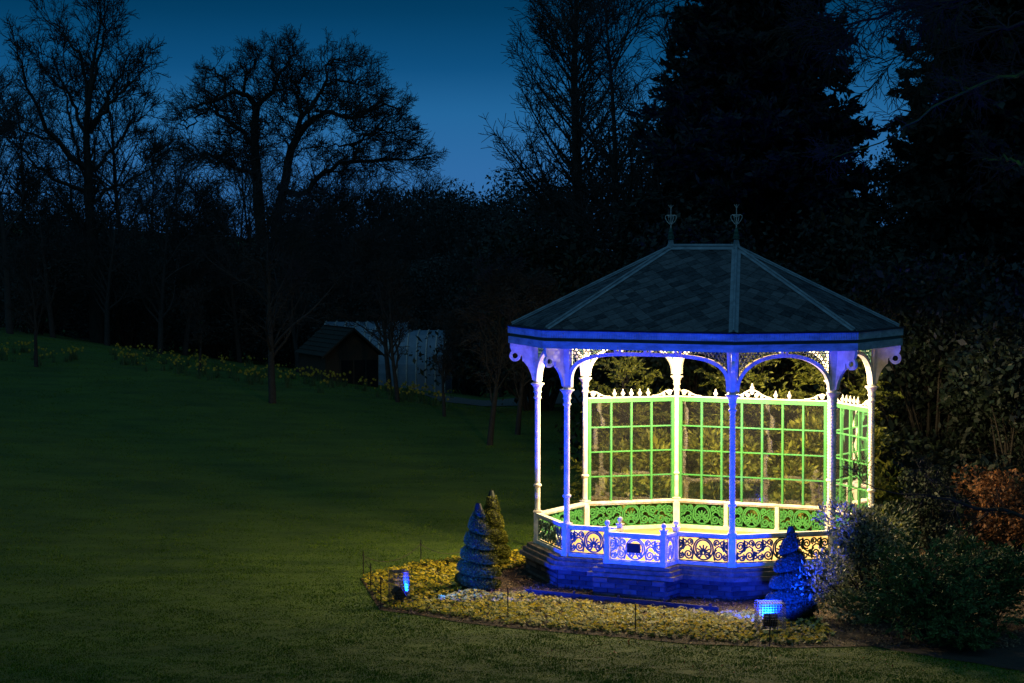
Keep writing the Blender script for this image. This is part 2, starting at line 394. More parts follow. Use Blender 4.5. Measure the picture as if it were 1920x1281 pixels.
def rail_section(fn, s0, s1, zt, zb, m, mr, parent, label=None):
    MB().box(((s0+s1)/2, 0, zt-.022), (s1-s0, .11, .044), fn).box(((s0+s1)/2, 0, zt-.062), (s1-s0-.004, .06, .034), fn).build('handrail', mr, parent)
    MB().box(((s0+s1)/2, 0, zb+.035), (s1-s0, .10, .07), fn).build('bottom_rail', mr, parent)
    b = MB(); z0, z1 = zb+.072, zt-.081; wd = s1-s0-.03; c = (s0+s1)/2; zc = (z0+z1)/2; h = z1-z0
    b.ribbon([(s0+.02, z0+.008), (s1-.02, z0+.008), (s1-.02, z1-.008), (s0+.02, z1-.008)], .009, .011, fn, closed=True)
    for pts, cl in scrolls(wd-.03, h):
        pts = [(c+min(max(x, -wd/2+.01), wd/2-.01), zc+min(max(z, -h/2+.008), h/2-.008)) for x, z in pts]
        b.ribbon(pts, .0145, .009, fn, closed=cl)
    o = b.build('railing_panel', m, parent)
    if label: o['label'] = label
    return o
def post(x, y, rz, z0, z1, wd, parent, ball=False, name='rail_post'):
    b = MB().box((x, y, (z0+z1)/2), (wd, wd, z1-z0), rz=rz).box((x, y, z1+.012), (wd+.03, wd+.03, .026), rz=rz).box((x, y, z0+.05), (wd+.025, wd+.025, .1), rz=rz)
    if ball: b.lathe([(.012, .02), (.03, .03), (.024, .05), (.045, .07), (.052, .1), (.04, .13), (.012, .15)], 10, (x, y, z1))
    return b.build(name, 'white_paint', parent)
for i in range(8):
    fn, l = sideframe(BASE[i], BASE[(i+1) % 8]); a = math.atan2(BASE[(i+1) % 8][1]-BASE[i][1], BASE[(i+1) % 8][0]-BASE[i][0])
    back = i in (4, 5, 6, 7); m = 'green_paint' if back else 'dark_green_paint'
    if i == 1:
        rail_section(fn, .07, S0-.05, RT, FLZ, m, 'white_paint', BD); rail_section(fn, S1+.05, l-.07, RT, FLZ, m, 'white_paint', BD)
        for s_ in (S0, S1):
            x, y, _ = fn(s_, 0, 0); post(x, y, a, FLZ, RT+.06, .095, BD, True, 'newel_post')
            x, y, _ = fn(s_, PJ, 0); post(x, y, a, FLZ, RT+.06, .095, BD, True, 'newel_post')
        ff, lf = sideframe(fn(S0, PJ, 0)[:2], fn(S1, PJ, 0)[:2]); rail_section(ff, .05, lf-.05, RT-.012, FLZ, 'white_paint', 'white_paint', BD)
        for (p, q) in (((S1, PJ), (S1, 0)), ((S0, 0), (S0, PJ))):
            fs, ls = sideframe(fn(*p, 0)[:2], fn(*q, 0)[:2]); rail_section(fs, .05, ls-.05, RT-.006, FLZ, 'white_paint', 'white_paint', BD)
        MB().box((lf/2-.02, .035, .92), (.27, .02, .175), ff).build('plaque', 'plaque_black', BD)
    elif i == 5:
        cuts = [.07, l/3-.04, l/3+.04, 2*l/3-.04, 2*l/3+.04, l-.07]
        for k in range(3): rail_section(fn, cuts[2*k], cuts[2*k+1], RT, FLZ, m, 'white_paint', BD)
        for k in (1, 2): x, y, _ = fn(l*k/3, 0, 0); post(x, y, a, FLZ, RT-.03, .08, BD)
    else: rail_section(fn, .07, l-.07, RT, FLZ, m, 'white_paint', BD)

# columns with capitals, rings, pedestals and eaves brackets
TWIST = {2: .10, 3: .12, 4: .12, 5: .10, 1: .04}
for i in range(8):
    x, y = BASE[i]; out = Vector((offs(.5)[i][0]-x, offs(.5)[i][1]-y, 0)).normalized(); rz = math.atan2(out.y, out.x)
    prof = [(.062, 1.24), (.055, 1.30)]+[(.054, 1.30+(3.52-1.30)*k/190) for k in range(1, 191)]
    c = MB().lathe(prof, 14, (x, y, 0), twist=(TWIST[i], 2, 105.) if i in TWIST else None).build('column', 'white_paint', BD, smooth_=True)
    post(x, y, rz, FLZ, RT+.012, .135, c, name='pedestal')
    MB().lathe([(.056, 1.72), (.078, 1.735), (.085, 1.755), (.078, 1.775), (.056, 1.79)], 14, (x, y, 0)).build('column_ring', 'white_paint', c, smooth_=True)
    MB().lathe([(.055, 3.48), (.078, 3.50), (.078, 3.525), (.06, 3.54), (.062, 3.60), (.085, 3.625), (.07, 3.65), (.075, 3.70), (.11, 3.76), (.135, 3.775), (.135, 3.80), (.10, CAPZ)], 14, (x, y, 0)).build('capital', 'white_paint', c, smooth_=True)
    MB().lathe([(.075, 3.80), (.082, 4.0), (.10, 4.2), (.115, 4.4), (.12, 4.60)], 8, (x, y, 0)).build('impost', 'white_paint', c)
    # bracket carrying the eaves, in the vertical plane through the corner
    fb = lambda s, t, z, x=x, y=y, o=out: (x+o.x*s-o.y*t, y+o.y*s+o.x*t, z)
    prof = [(.04, 3.84), (.10, 3.86), (.13, 3.98), (.19, 4.12), (.27, 4.22), (.30, 4.24), (.31, 4.34), (.40, 4.42), (.52, 4.44), (.55, 4.52), (.55, 4.60), (.04, 4.60)]
    b = MB(); P = [fb(s, -.035, z) for s, z in prof]+[fb(s, .035, z) for s, z in prof]; k = len(prof)
    b.add(P, [tuple(range(k)), tuple(range(2*k-1, k-1, -1))]+[(j, k+j, k+(j+1) % k, (j+1) % k) for j in range(k)])
    b.build('eaves_bracket', 'white_paint', c)
    b = MB(); b.ribbon([(.45+.085*cos(q), 4.345+.085*sin(q)) for q in np.linspace(0, 2*pi, 22)[:-1]], .030, .03, fb, closed=True); b.build('bracket_ring', 'white_paint', c)

# arches with pierced spandrels on each side
ZS, ZA, ZB = 3.84, 4.50, 4.60
for i in range(8):
    fn, l = sideframe(BASE[i], BASE[(i+1) % 8]); a = l/2-.075; p = 3.4 if l > 3 else 2.15
    curve = lambda s: ZS+(ZA-ZS)*max(0., 1-abs((s-l/2)/a)**p)**(1/p)
    th = np.linspace(0, pi, 49); pts = []
    for q in th:
        cx = -cos(q); s = l/2+a*math.copysign(abs(cx)**(2/p), cx); z = ZS+(ZA-ZS)*abs(sin(q))**(2/p); pts.append((s, z))
    ar = MB().ribbon(pts, .034, .05, fn).build('arch', 'white_paint', BD)
    MB().box((l/2, 0, ZB+.035), (l-.1, .13, .075), fn).build('beam', 'white_paint', ar)
    b = MB(); r = .036; row = 0; z = ZB-.035
    while z > ZS:
        s = .13+(row % 2)*.04
        while s < l-.13:
            if z-curve(s) > .055:
                rr = r*(.75 if (row+int(s*25)) % 3 == 0 else 1)
                b.ribbon([(s+rr*cos(q), z+rr*sin(q)) for q in np.linspace(0, 2*pi, 11)[:-1]], .0085, .008, fn, closed=True)
            s += .08
        z -= .068; row += 1
    for s in (.105, l-.105): b.ribbon([(s, ZS+.25), (s, ZB)], .012, .02, fn)
    b.build('spandrel', 'dark_green_paint', ar)
    for s in ([l/2-.62, l/2, l/2+.62] if l > 3 else [l/2]):
        MB().ribbon([(s+.052*cos(q), 4.565+.052*sin(q)) for q in np.linspace(0, 2*pi, 19)[:-1]], .026, .045, fn, closed=True).build('arch_ring', 'white_paint', ar)

# eaves
OE = .5573; ev = offs(OE); ei = offs(OE-.06)
ZE = 4.955
ea = MB(); sof = offs(-.10); so_ = offs(OE-.01)
for i in range(8):
    j = (i+1) % 8; ea.add([(*so_[i], 4.665), (*so_[j], 4.665), (*sof[j], 4.665), (*sof[i], 4.665)], [(0, 1, 2, 3)])
EA = ea.build('eaves_soffit', 'ceiling_timber', BD)
def board_ring(name, i, o0, o1, z0, z1, m, parent, flute=0):
    A, B_ = offs(o1), offs(o0); j = (i+1) % 8; fn, l = sideframe(A[i], A[j]); sh = tan(pi/8)*(o1-o0)
    b = MB()
    if not flute:
        b.add([(*A[i], z0), (*A[j], z0), (*A[j], z1), (*A[i], z1), (*B_[i], z0), (*B_[j], z0), (*B_[j], z1), (*B_[i], z1)], [(0, 1, 2, 3), (5, 4, 7, 6), (3, 2, 6, 7), (1, 0, 4, 5), (0, 3, 7, 4), (2, 1, 5, 6)])
    else:
        n_ = int(l/flute); P = []
        for k in range(n_*2+1):
            s = l*k/(2*n_); t = -.011*(k % 2); P += [fn(s, t, z0), fn(s, t, z1)]
        b.add(P, [(2*k, 2*k+2, 2*k+3, 2*k+1) for k in range(2*n_)])
        b.add([(*A[i], z1), (*A[j], z1), (*B_[j], z1), (*B_[i], z1), (*A[i], z0), (*A[j], z0), (*B_[j], z0), (*B_[i], z0)], [(0, 1, 2, 3), (7, 6, 5, 4), (3, 2, 6, 7)])
    return b.build(name, m, parent)
for i in range(8):
    board_ring('fascia_board', i, OE-.05, OE, 4.80, 4.935, 'fascia_paint', EA, .05)
    board_ring('fascia_recess', i, OE-.09, OE-.045, 4.735, 4.802, 'dark_green_paint', EA)  # dark green here paints in the shadow line between the two boards
    board_ring('lower_fascia', i, OE-.06, OE-.008, 4.60, 4.737, 'fascia_paint', EA)
    board_ring('gutter', i, OE-.13, OE+.018, 4.936, 4.957, 'black_iron', EA)

# roof
OR = OE-.09; rc = offs(OR); ZR0, ZR = 4.955, 6.49; RL = .70
R1, R2 = Vector((-RL, 0, ZR)), Vector((RL, 0, ZR))
c3 = [Vector((*p, ZR0)) for p in rc]
FACES = [[c3[0], c3[1], R1], [c3[1], c3[2], R2, R1], [c3[2], c3[3], R2], [c3[3], c3[4], R2], [c3[4], c3[5], R2], [c3[5], c3[6], R1, R2], [c3[6], c3[7], R1], [c3[7], c3[0], R1]]
b = MB()
for f in FACES: b.add([(v.x, v.y, v.z-.02) for v in f], [tuple(range(len(f)))])
RF = b.build('roof', 'mortar', BD)
def clip(poly, clipper):
    out = poly
    for i in range(len(clipper)):
        a, b_ = clipper[i], clipper[(i+1) % len(clipper)]; inp = out; out = []
        if not inp: return []
        def side(p): return (b_[0]-a[0])*(p[1]-a[1])-(b_[1]-a[1])*(p[0]-a[0])
        for k in range(len(inp)):
            p, q = inp[k-1], inp[k]; sp_, sq = side(p), side(q)
            if (sp_ >= 0) != (sq >= 0):
                t = sp_/(sp_-sq); out.append((p[0]+(q[0]-p[0])*t, p[1]+(q[1]-p[1])*t))
            if sq >= 0: out.append(q)
    return out
slates = 0; rest = MB()
for fi in (1, 2, 0, 3, 4, 5, 6, 7):
    f = FACES[fi]; O = f[0]; e1 = (f[1]-f[0]).normalized(); nn = e1.cross(f[-1]-f[0]).normalized(); e2 = nn.cross(e1)
    cl = [((v-O).dot(e1), (v-O).dot(e2)) for v in f]; lw = cl[1][0]; hh = max(c[1] for c in cl)
    dw, dh = .30, .30; r = 0
    y = -dh*.25
    while y < hh:
        x = (r % 2)*dw/2-dw
        while x < lw+dw:
            jx, jy = random.uniform(-.006, .006), random.uniform(-.008, .008)
            dia = [(x+jx, y-dh/2+jy), (x+dw*.52+jx, y+jy), (x+jx, y+dh*.62+jy), (x-dw*.52+jx, y+jy)]
            pol = clip(dia, cl)
            if len(pol) >= 3:
                ar_ = abs(sum(pol[k-1][0]*pol[k][1]-pol[k][0]*pol[k-1][1] for k in range(len(pol))))/2
                if ar_ > .004:
                    yb = y-dh/2; lift = random.uniform(.0, .006); lf = lambda py: .014+lift-.012*(py-yb)/dh
                    top = [O+e1*px+e2*py+nn*lf(py) for px, py in pol]; bot = [v-nn*.012 for v in top]; k = len(pol)
                    Vv = [tuple(v) for v in top+bot]; Ff = [tuple(range(k)), tuple(range(2*k-1, k-1, -1))]+[((q+1) % k, q, k+q, k+(q+1) % k) for q in range(k)]
                    if slates < 300 and fi in (1, 2): MB().add(Vv, Ff).build('slate', 'slate', RF); slates += 1
                    else: rest.add(Vv, Ff)
            x += dw
        y += dh/2; r += 1
tag(rest.build('slate_covering', 'slate_back', RF), kind='stuff')
# lead hips and ridge
hipl = [(0, R1), (1, R1), (2, R2), (3, R2), (4, R2), (5, R2), (6, R1), (7, R1)]
for i, R in hipl:
    c = c3[i]; t = (R-c).normalized(); fa, fb_ = FACES[i-1], FACES[i]
    na = (fa[1]-fa[0]).cross(fa[-1]-fa[0]).normalized(); nb = (fb_[1]-fb_[0]).cross(fb_[-1]-fb_[0]).normalized()
    da = t.cross(na); db = nb.cross(t)
    if da.dot((fa[0]+fa[1])/2-c) < 0: da = -da
    if db.dot((fb_[0]+fb_[1])/2-c) < 0: db = -db
    up = (na+nb).normalized(); wd = .085; b = MB()
    P = []
    n_ = 8
    for k in range(n_+1):
        q = c+(R-c)*(k/n_)
        P += [q+da*wd+na*.024, q+up*.032, q+db*wd+nb*.024]
    b.add([tuple(v) for v in P], [(3*k, 3*k+3, 3*k+4, 3*k+1) for k in range(n_)]+[(3*k+1, 3*k+4, 3*k+5, 3*k+2) for k in range(n_)])
    b.tube([tuple(c+up*.045), tuple(R+up*.045)], .024, 8); b.build('hip_flashing', 'lead', RF)
b = MB(); b.tube([(-RL, 0, ZR+.05), (RL, 0, ZR+.05)], .035, 8)
for s_ in (-1, 1): b.add([(-RL, 0, ZR+.045), (RL, 0, ZR+.045), (RL, s_*.10, ZR-.025), (-RL, s_*.10, ZR-.025)], [(0, 1, 2, 3)])
b.build('ridge_flashing', 'lead', RF)
for R in (R1, R2):
    z = ZR
    fi = MB().prism([(R.x+.075*cos(q), .075*sin(q)) for q in np.linspace(pi/4, 2*pi+pi/4, 5)[:-1]], z-.05, z+.06).lathe([(.10, .0), (.065, .08), (.05, .17)], 4, (R.x, 0, z+.0)).build('finial', 'lead', RF)
    # sub-level stays three deep: spindle and iron cross are separate children of the roof
    MB().lathe([(.05, .17), (.075, .18), (.075, .20), (.05, .21), (.07, .235), (.055, .26), (.045, .30), (.06, .32), (.035, .34), (.022, .40)], 10, (R.x, 0, z)).build('finial_spindle', 'dark_green_paint', RF, smooth_=True)
    b = MB(); b.tube([(R.x, 0, z+.38), (R.x, 0, z+.86)], [.015, .006], 6)
    for q in (0, pi/2):
        for s_ in (-1, 1):
            hp = [(0, .46), (.045, .49), (.09, .54), (.12, .60), (.115, .64), (.08, .655), (.05, .635), (.055, .61)]
            b.tube([(R.x+s_*u_*cos(q), s_*u_*sin(q), z+v_) for u_, v_ in hp], .0085, 5)
    for s_ in (-1, 1): b.tube([(R.x, 0, z+.78), (R.x+s_*.03, 0, z+.83), (R.x+s_*.055, 0, z+.85)], .006, 5)
    b.tube([(R.x-.09, 0, z+.655), (R.x+.09, 0, z+.655)], .007, 5)
    b.build('finial_cross', 'grey_iron', RF)
# ceiling inside
b = MB(); ci = offs(-.08); RZ = 6.3
cc = [(*p, 4.72) for p in ci]; q1, q2 = (-RL, 0, RZ), (RL, 0, RZ)
for f in ([0, 1, 'a'], [1, 2, 'b', 'a'], [2, 3, 'b'], [3, 4, 'b'], [4, 5, 'b'], [5, 6, 'a', 'b'], [6, 7, 'a'], [7, 0, 'a']):
    b.add([cc[v] if isinstance(v, int) else (q1 if v == 'a' else q2) for v in f], [tuple(range(len(f)))])
b.build('ceiling', 'ceiling_timber', BD)

# glazed wind screen on the three back sides, seen from inside
for i, nl in ((4, 4), (5, 7), (6, 4)):
    fn, l = sideframe(BASE[i], BASE[(i+1) % 8]); s0, s1, z0, z1 = .06, l-.06, RT+.005, 3.36
    b = MB()
    for s in (s0+.032, s1-.032): b.box((s, 0, (z0+z1)/2), (.064, .06, z1-z0), fn)
    b.box((l/2, 0, z1-.045), (s1-s0-.132, .06, .09), fn)
    SCN = b.build('glazed_screen', 'green_paint', BD)
    MB().box((l/2, 0, z1+.012), (s1-s0, .075, .022), fn).build('screen_cornice', 'white_paint', SCN)
    a0, a1, b0, b1 = s0+.064, s1-.064, z0, z1-.09
    for k in range(1, nl): MB().box((a0+(a1-a0)*k/nl, 0, (b0+b1)/2), (.040, .045, b1-b0), fn).build('glazing_bar', 'green_paint', SCN)
    for k in range(1, 4):
        for q in range(nl):
            p0 = a0+(a1-a0)*q/nl+(.021 if q else 0); p1 = a0+(a1-a0)*(q+1)/nl-(.021 if q < nl-1 else 0)
            MB().box(((p0+p1)/2, 0, b0+(b1-b0)*k/4), (p1-p0, .034, .028), fn).build('glazing_bar', 'green_paint', SCN)
    for k in range(nl):
        for q in range(4):
            x0, x1 = a0+(a1-a0)*k/nl, a0+(a1-a0)*(k+1)/nl; y0, y1 = b0+(b1-b0)*q/4, b0+(b1-b0)*(q+1)/4; jt = random.uniform(-.002, .002); jt2 = random.uniform(-.002, .002)
            MB().add([fn(x0, .004+jt, y0), fn(x1, .004-jt, y0), fn(x1, .004+jt2, y1), fn(x0, .004-jt2, y1)], [(0, 1, 2, 3)]).build('pane', 'pane_glass', SCN)
    # cresting: spear finials, scrolls at the ends (and a scrolled pediment on the long side)
    zc = z1+.024
    def spear(s):
        x, y, _ = fn(s, 0, 0)
        return MB().lathe([(.030, 0), (.018, .02), (.045, .05), (.052, .07), (.03, .10), (.014, .125), (.022, .135), (.004, .165)], 8, (x, y, zc)).build('crest_finial', 'white_paint', SCN, smooth_=True)
    c = l/2
    if l > 3:
        for s in (-.82, -.52, .52, .82): spear(c+s)
        b = MB()
        for s_ in (-1, 1):
            b.ribbon([(c+s_*x_, zc+z_) for x_, z_ in ((.42, .01), (.32, .03), (.22, .07), (.12, .13), (.05, .16), (0, .17))], .012, .02, fn)
            b.ribbon([(c+s_*x_, zc+z_) for x_, z_ in spiral(.10, .05, .05, .01, 0, 1.4)], .009, .015, fn)
            b.ribbon([(c+s_*x_, zc+z_) for x_, z_ in spiral(.22, .03, .03, .008, 0, 1.4)], .008, .015, fn)
        b.ribbon([(c+.03*cos(q), zc+.13+.05*sin(q)) for q in np.linspace(0, 2*pi, 13)[:-1]], .012, .02, fn, closed=True)
        b.build('crest_pediment', 'white_paint', SCN); spear(c).location.z = .14
    else:
        for k in range(5): spear(c+(k-2)*.19)
    for s_ in (-1, 1):
        e = l/2-.10; b = MB()
        b.ribbon([(c+s_*(e-x_), zc+z_) for x_, z_ in ((.46, .01), (.36, .015), (.26, .045), (.16, .10), (.07, .125), (0, .10))], .010, .018, fn)
        b.ribbon([(c+s_*(e-x_), zc+z_) for x_, z_ in spiral(.075, .06, .055, .01, 0, 1.5)], .010, .016, fn)
        b.ribbon([(c+s_*(e-x_), zc+z_) for x_, z_ in spiral(.20, .03, .03, .008, 0, 1.4)], .008, .016, fn)
        b.build('crest_scroll', 'white_paint', SCN)

# warm lamp hung under the roof: it lights the whole bandstand
for lx, lab in ((-1.15, 'left one of the warm lamps hung under the bandstand roof'), (1.15, 'right one of the warm lamps hung under the bandstand roof')):
  lp = empty('ceiling_lamp', bloc(lx, 0, 4.72), lab, 'lamp', group='warm lamps under the bandstand roof')
  MB().tube([(0, 0, .9), (0, 0, .02)], .012, 6).build('rod', 'black_iron', lp)
  MB().lathe([(.03, .10), (.14, .04), (.16, -.01), (.15, -.01), (.03, .06)], 16).build('lamp_shade', 'black_iron', lp, smooth_=True)
  MB().lathe([(.02, .03), (.055, -.01), (.065, -.06), (.04, -.105), (.005, -.12)], 12).build('bulb', 'lamp_glow', lp, smooth_=True)
  pl = bpy.data.lights.new('ceiling_lamp_light', 'POINT'); pl.energy = LAMP_W/2; pl.color = (1., .77, .38); pl.shadow_soft_size = .20
  po = bpy.data.objects.new('ceiling_lamp_light', pl); COL.objects.link(po); po.parent = lp; po.location = (0, 0, -.33)

# ------------------------------------------------------------------ blue floodlights in wire cages
def floodlight(loc, aim, label, w_=.42, h_=.52):
    d = Vector(aim)-Vector(loc); rz = math.atan2(d.y, d.x)-pi/2
    t = empty('floodlight', loc, label, 'floodlight', rz=rz, group='blue floodlights in the flower bed')
    el_ = radians(32)
    def tilt(x, y, z): return (x, y*cos(el_)-z*sin(el_), .20+y*sin(el_)+z*cos(el_))
    b = MB().box((0, 0, 0), (.22, .12, .20), tilt); 
    for k in range(5): b.box((-.08+k*.04, -.075, 0), (.012, .04, .18), tilt)
    b.build('lamp_body', 'flood_black', t)
    MB().box((0, .063, 0), (.19, .006, .17), tilt).build('lens', 'blue_glow', t)
    b = MB()
    for s_ in (-1, 1): b.box((s_*.125, 0, .11), (.012, .04, .22))
    b.box((0, 0, .03), (.26, .05, .02)); b.build('yoke', 'flood_black', t)
    b = MB(); r = .0020; a, c_ = w_/2, w_/2; n_ = 10
    for k in range(n_+1):
        q = -a+2*a*k/n_
        for yy in (-c_, c_): b.box((q, yy, h_/2), (2*r, 2*r, h_))
        for xx in (-a, a): b.box((xx, q, h_/2), (2*r, 2*r, h_))
        b.box((q, 0, h_), (2*r, 2*c_, 2*r)); b.box((0, q, h_), (2*a, 2*r, 2*r))
    for k in range(13):
        z = h_*k/12
        for yy in (-c_, c_): b.box((0, yy, z), (2*a, 2*r, 2*r))
        for xx in (-a, a): b.box((xx, 0, z), (2*r, 2*c_, 2*r))
    b.build('wire_cage', 'galvanised_wire', t)
    l = bpy.data.lights.new('floodlight_beam', 'SPOT'); l.energy = BLUE_W; l.color = (.001, .030, 1.); l.spot_size = radians(100); l.spot_blend = .32; l.shadow_soft_size = .06
    o = bpy.data.objects.new('floodlight_beam', l); COL.objects.link(o); o.parent = t; o.location = tilt(0, .085, 0); o.rotation_euler = (pi/2+el_, 0, 0)
    return t
pL = ground(748, 1136); pR = ground(1444, 1190)
floodlight(pL+Vector((0, 0, .03)), bloc(-.6, -2.5), 'blue floodlight in a wire cage at the left end of the flower bed', .30, .60)
floodlight(pR+Vector((0, 0, .03)), bloc(1.7, -2.4), 'blue floodlight in a wire cage with black back, before the right topiary', .46, .50)

# ------------------------------------------------------------------ vegetation toolkit
def norm(v): return v/(np.linalg.norm(v, axis=-1, keepdims=True)+1e-9)
class Veg:
    def __init__(s, seed=1): s.r = np.random.default_rng(seed); s.V = []; s.F = []; s.n = 0
    def push(s, V, F): s.V.append(V); s.F.append(F+s.n); s.n += len(V)
    def tubes(s, P, R, n_=5):
        N, K = P.shape[:2]
        if N == 0: return
        flat_ = n_ == 2
        T = norm(np.gradient(P, axis=1)); md = norm(P[:, -1]-P[:, 0])
        ref = np.where(np.abs(md[:, 2:3]) < .8, np.array([[0, 0, 1.]]), np.array([[1., 0, 0]]))[:, None, :]
        U = norm(ref-(ref*T).sum(-1, keepdims=True)*T); Vv = np.cross(T, U)
        a = np.arange(n_)*2*pi/n_
        ring = P[:, :, None, :]+R[:, :, None, None]*(np.cos(a)[None, None, :, None]*U[:, :, None, :]+np.sin(a)[None, None, :, None]*Vv[:, :, None, :])
        idx = np.arange(N*K*n_).reshape(N, K, n_)
        A = idx[:, :-1, :]; B = np.roll(A, -1, 2); D = idx[:, 1:, :]; C = np.roll(D, -1, 2)
        if flat_: A, B, C, D = A[:, :, :1], B[:, :, :1], C[:, :, :1], D[:, :, :1]
        s.push(ring.reshape(-1, 3), np.stack([A, B, C, D], -1).reshape(-1, 4))
    def grow(s, P0, D0, Ln, R0, K, wig, trop, taper=.25):
        N = len(P0); P = np.zeros((N, K, 3)); P[:, 0] = P0; d = norm(D0); st = (Ln/(K-1))[:, None]
        for k in range(1, K):
            d = norm(d+s.r.normal(0, wig, (N, 3))+np.array([0, 0, trop])); P[:, k] = P[:, k-1]+d*st
        R = R0[:, None]*np.linspace(1, taper, K)[None, :]
        return P, R
    def sprout(s, P, R, counts, f0, f1, ang, asd, ln, fall, K, wig, trop, rr, center=None, cw=0., taper=.25, flat=0.):
        N, K0 = P.shape[:2]; counts = np.asarray(counts)
        if counts.ndim == 0: counts = np.full(N, int(counts))
        pi_ = np.repeat(np.arange(N), counts); n_ = len(pi_)
        f = f0+(f1-f0)*s.r.random(n_); x = f*(K0-1); i0 = np.clip(x.astype(int), 0, K0-2); fr_ = (x-i0)[:, None]
        p = P[pi_, i0]*(1-fr_)+P[pi_, i0+1]*fr_; pd = norm(P[pi_, i0+1]-P[pi_, i0]); pr = R[pi_, i0]*(1-fr_[:, 0])+R[pi_, i0+1]*fr_[:, 0]
        rnd = s.r.normal(0, 1, (n_, 3)); rnd[:, 2] *= (1-flat); perp = norm(rnd-(rnd*pd).sum(-1, keepdims=True)*pd)
        a = np.radians(s.r.normal(ang, asd, n_))[:, None]; d = np.cos(a)*pd+np.sin(a)*perp
        if center is not None: d = norm(d)+cw*norm(p-np.asarray(center))
        lens = (ln[pi_] if isinstance(ln, np.ndarray) else ln)*(1-fall*f)*s.r.uniform(.65, 1.2, n_)
        return s.grow(p, d, lens, np.minimum(pr*.85, pr*rr+.0), K, wig, trop, taper)
    def leaves(s, C, size, aspect=2., nrm=None, nb=.0, dirs=None, sd=.3):
        n_ = len(C); u = s.r.normal(0, 1, (n_, 3)) if dirs is None else dirs+s.r.normal(0, .35, (n_, 3)); u = norm(u)
        q = s.r.normal(0, 1, (n_, 3))
        if nrm is not None: q = q*(1-nb)+np.cross(nrm, u)*nb*1.5
        v = norm(q-(q*u).sum(-1, keepdims=True)*u)
        sz = size*s.r.lognormal(0, sd, n_)[:, None]; a = u*sz*.5; b = v*sz*.5/aspect
        V = np.stack([C-a, C+b, C+a, C-b], 1).reshape(-1, 3)
        s.push(V, np.arange(n_*4).reshape(-1, 4))
    def mesh(s, name):
        return npmesh(name, np.concatenate(s.V), [np.concatenate(s.F)])
    def build(s, name, m, parent=None, loc=None): return link(name, s.mesh(name), m, parent, loc)
def resample(pts, K):
    pts = np.array(pts, float); d = np.concatenate([[0], np.cumsum(np.linalg.norm(np.diff(pts, axis=0), axis=1))]); t = np.linspace(0, d[-1], K)
    return np.stack([np.interp(t, d, pts[:, i]) for i in range(pts.shape[1])], -1)

# clump of leaves: ellipsoid lobes filled with leaf-sized faces, with twigs inside
def bush(name, loc, rx, ry, h, n_leaf, size, m, label, cat, seed, lobes=14, aspect=2., group=None, stems=10, up=0., z0=.0, stem_m='bark', fill=.35, sd=.3, droop=0, low=0.):
    t = empty(name, loc, label, cat, group=group); v = Veg(seed); r = v.r
    c = np.stack([r.normal(0, .42, lobes)*rx, r.normal(0, .42, lobes)*ry, z0+h*(r.random(lobes)**.8*.72+.12)], -1); c[:, :2] *= np.clip(1.15-.5*((c[:, 2:3]-z0)/h), .3, 1.2)
    if low:
        q = slice(0, int(lobes*low)); c[q, 2] = z0+h*r.uniform(.06, .26, int(lobes*low)); c[q, :2] *= 1.15
    rad = r.uniform(.26, .46, lobes)*min(rx, ry, h*.6); rad = np.minimum(rad, np.maximum(c[:, 2]*.95, .1)); k = r.integers(0, lobes, n_leaf)
    d = norm(r.normal(0, 1, (n_leaf, 3))); rr = rad[k]*(1-fill*r.random(n_leaf)**2)*r.normal(1, .10, n_leaf)
    P = c[k]+d*rr[:, None]*np.array([1.15, 1.15, .9]); P[:, 2] = np.maximum(P[:, 2], .02)
    dirs = d*.7+np.array([0, 0, up]); v.leaves(P, size, aspect, nrm=d, nb=.4, dirs=dirs if (up or droop) else None, sd=sd)
    v.build('foliage', m, t)
    s_ = Veg(seed+1); base = np.stack([r.normal(0, .08, lobes)*rx, r.normal(0, .08, lobes)*ry, np.zeros(lobes)-.1], -1)
    d0 = norm(c-base)*.4+np.array([0, 0, .8]); PP = np.stack([base+(c-base)*q+np.array([0, 0, .15])*sin(pi*q)*h*.3 for q in np.linspace(0, 1, 6)], 1)
    s_.tubes(PP, np.linspace(.022, .006, 6)[None, :]*np.ones((lobes, 1))*max(1, h/3.2), 5)
    P2, R2_ = s_.sprout(PP, np.full((lobes, 6), .008), 8, .4, 1, 45, 15, .5*min(rx, h), .2, 4, .15, .02, .7); s_.tubes(P2, R2_, 3)
    s_.build('stems', stem_m, t); return t

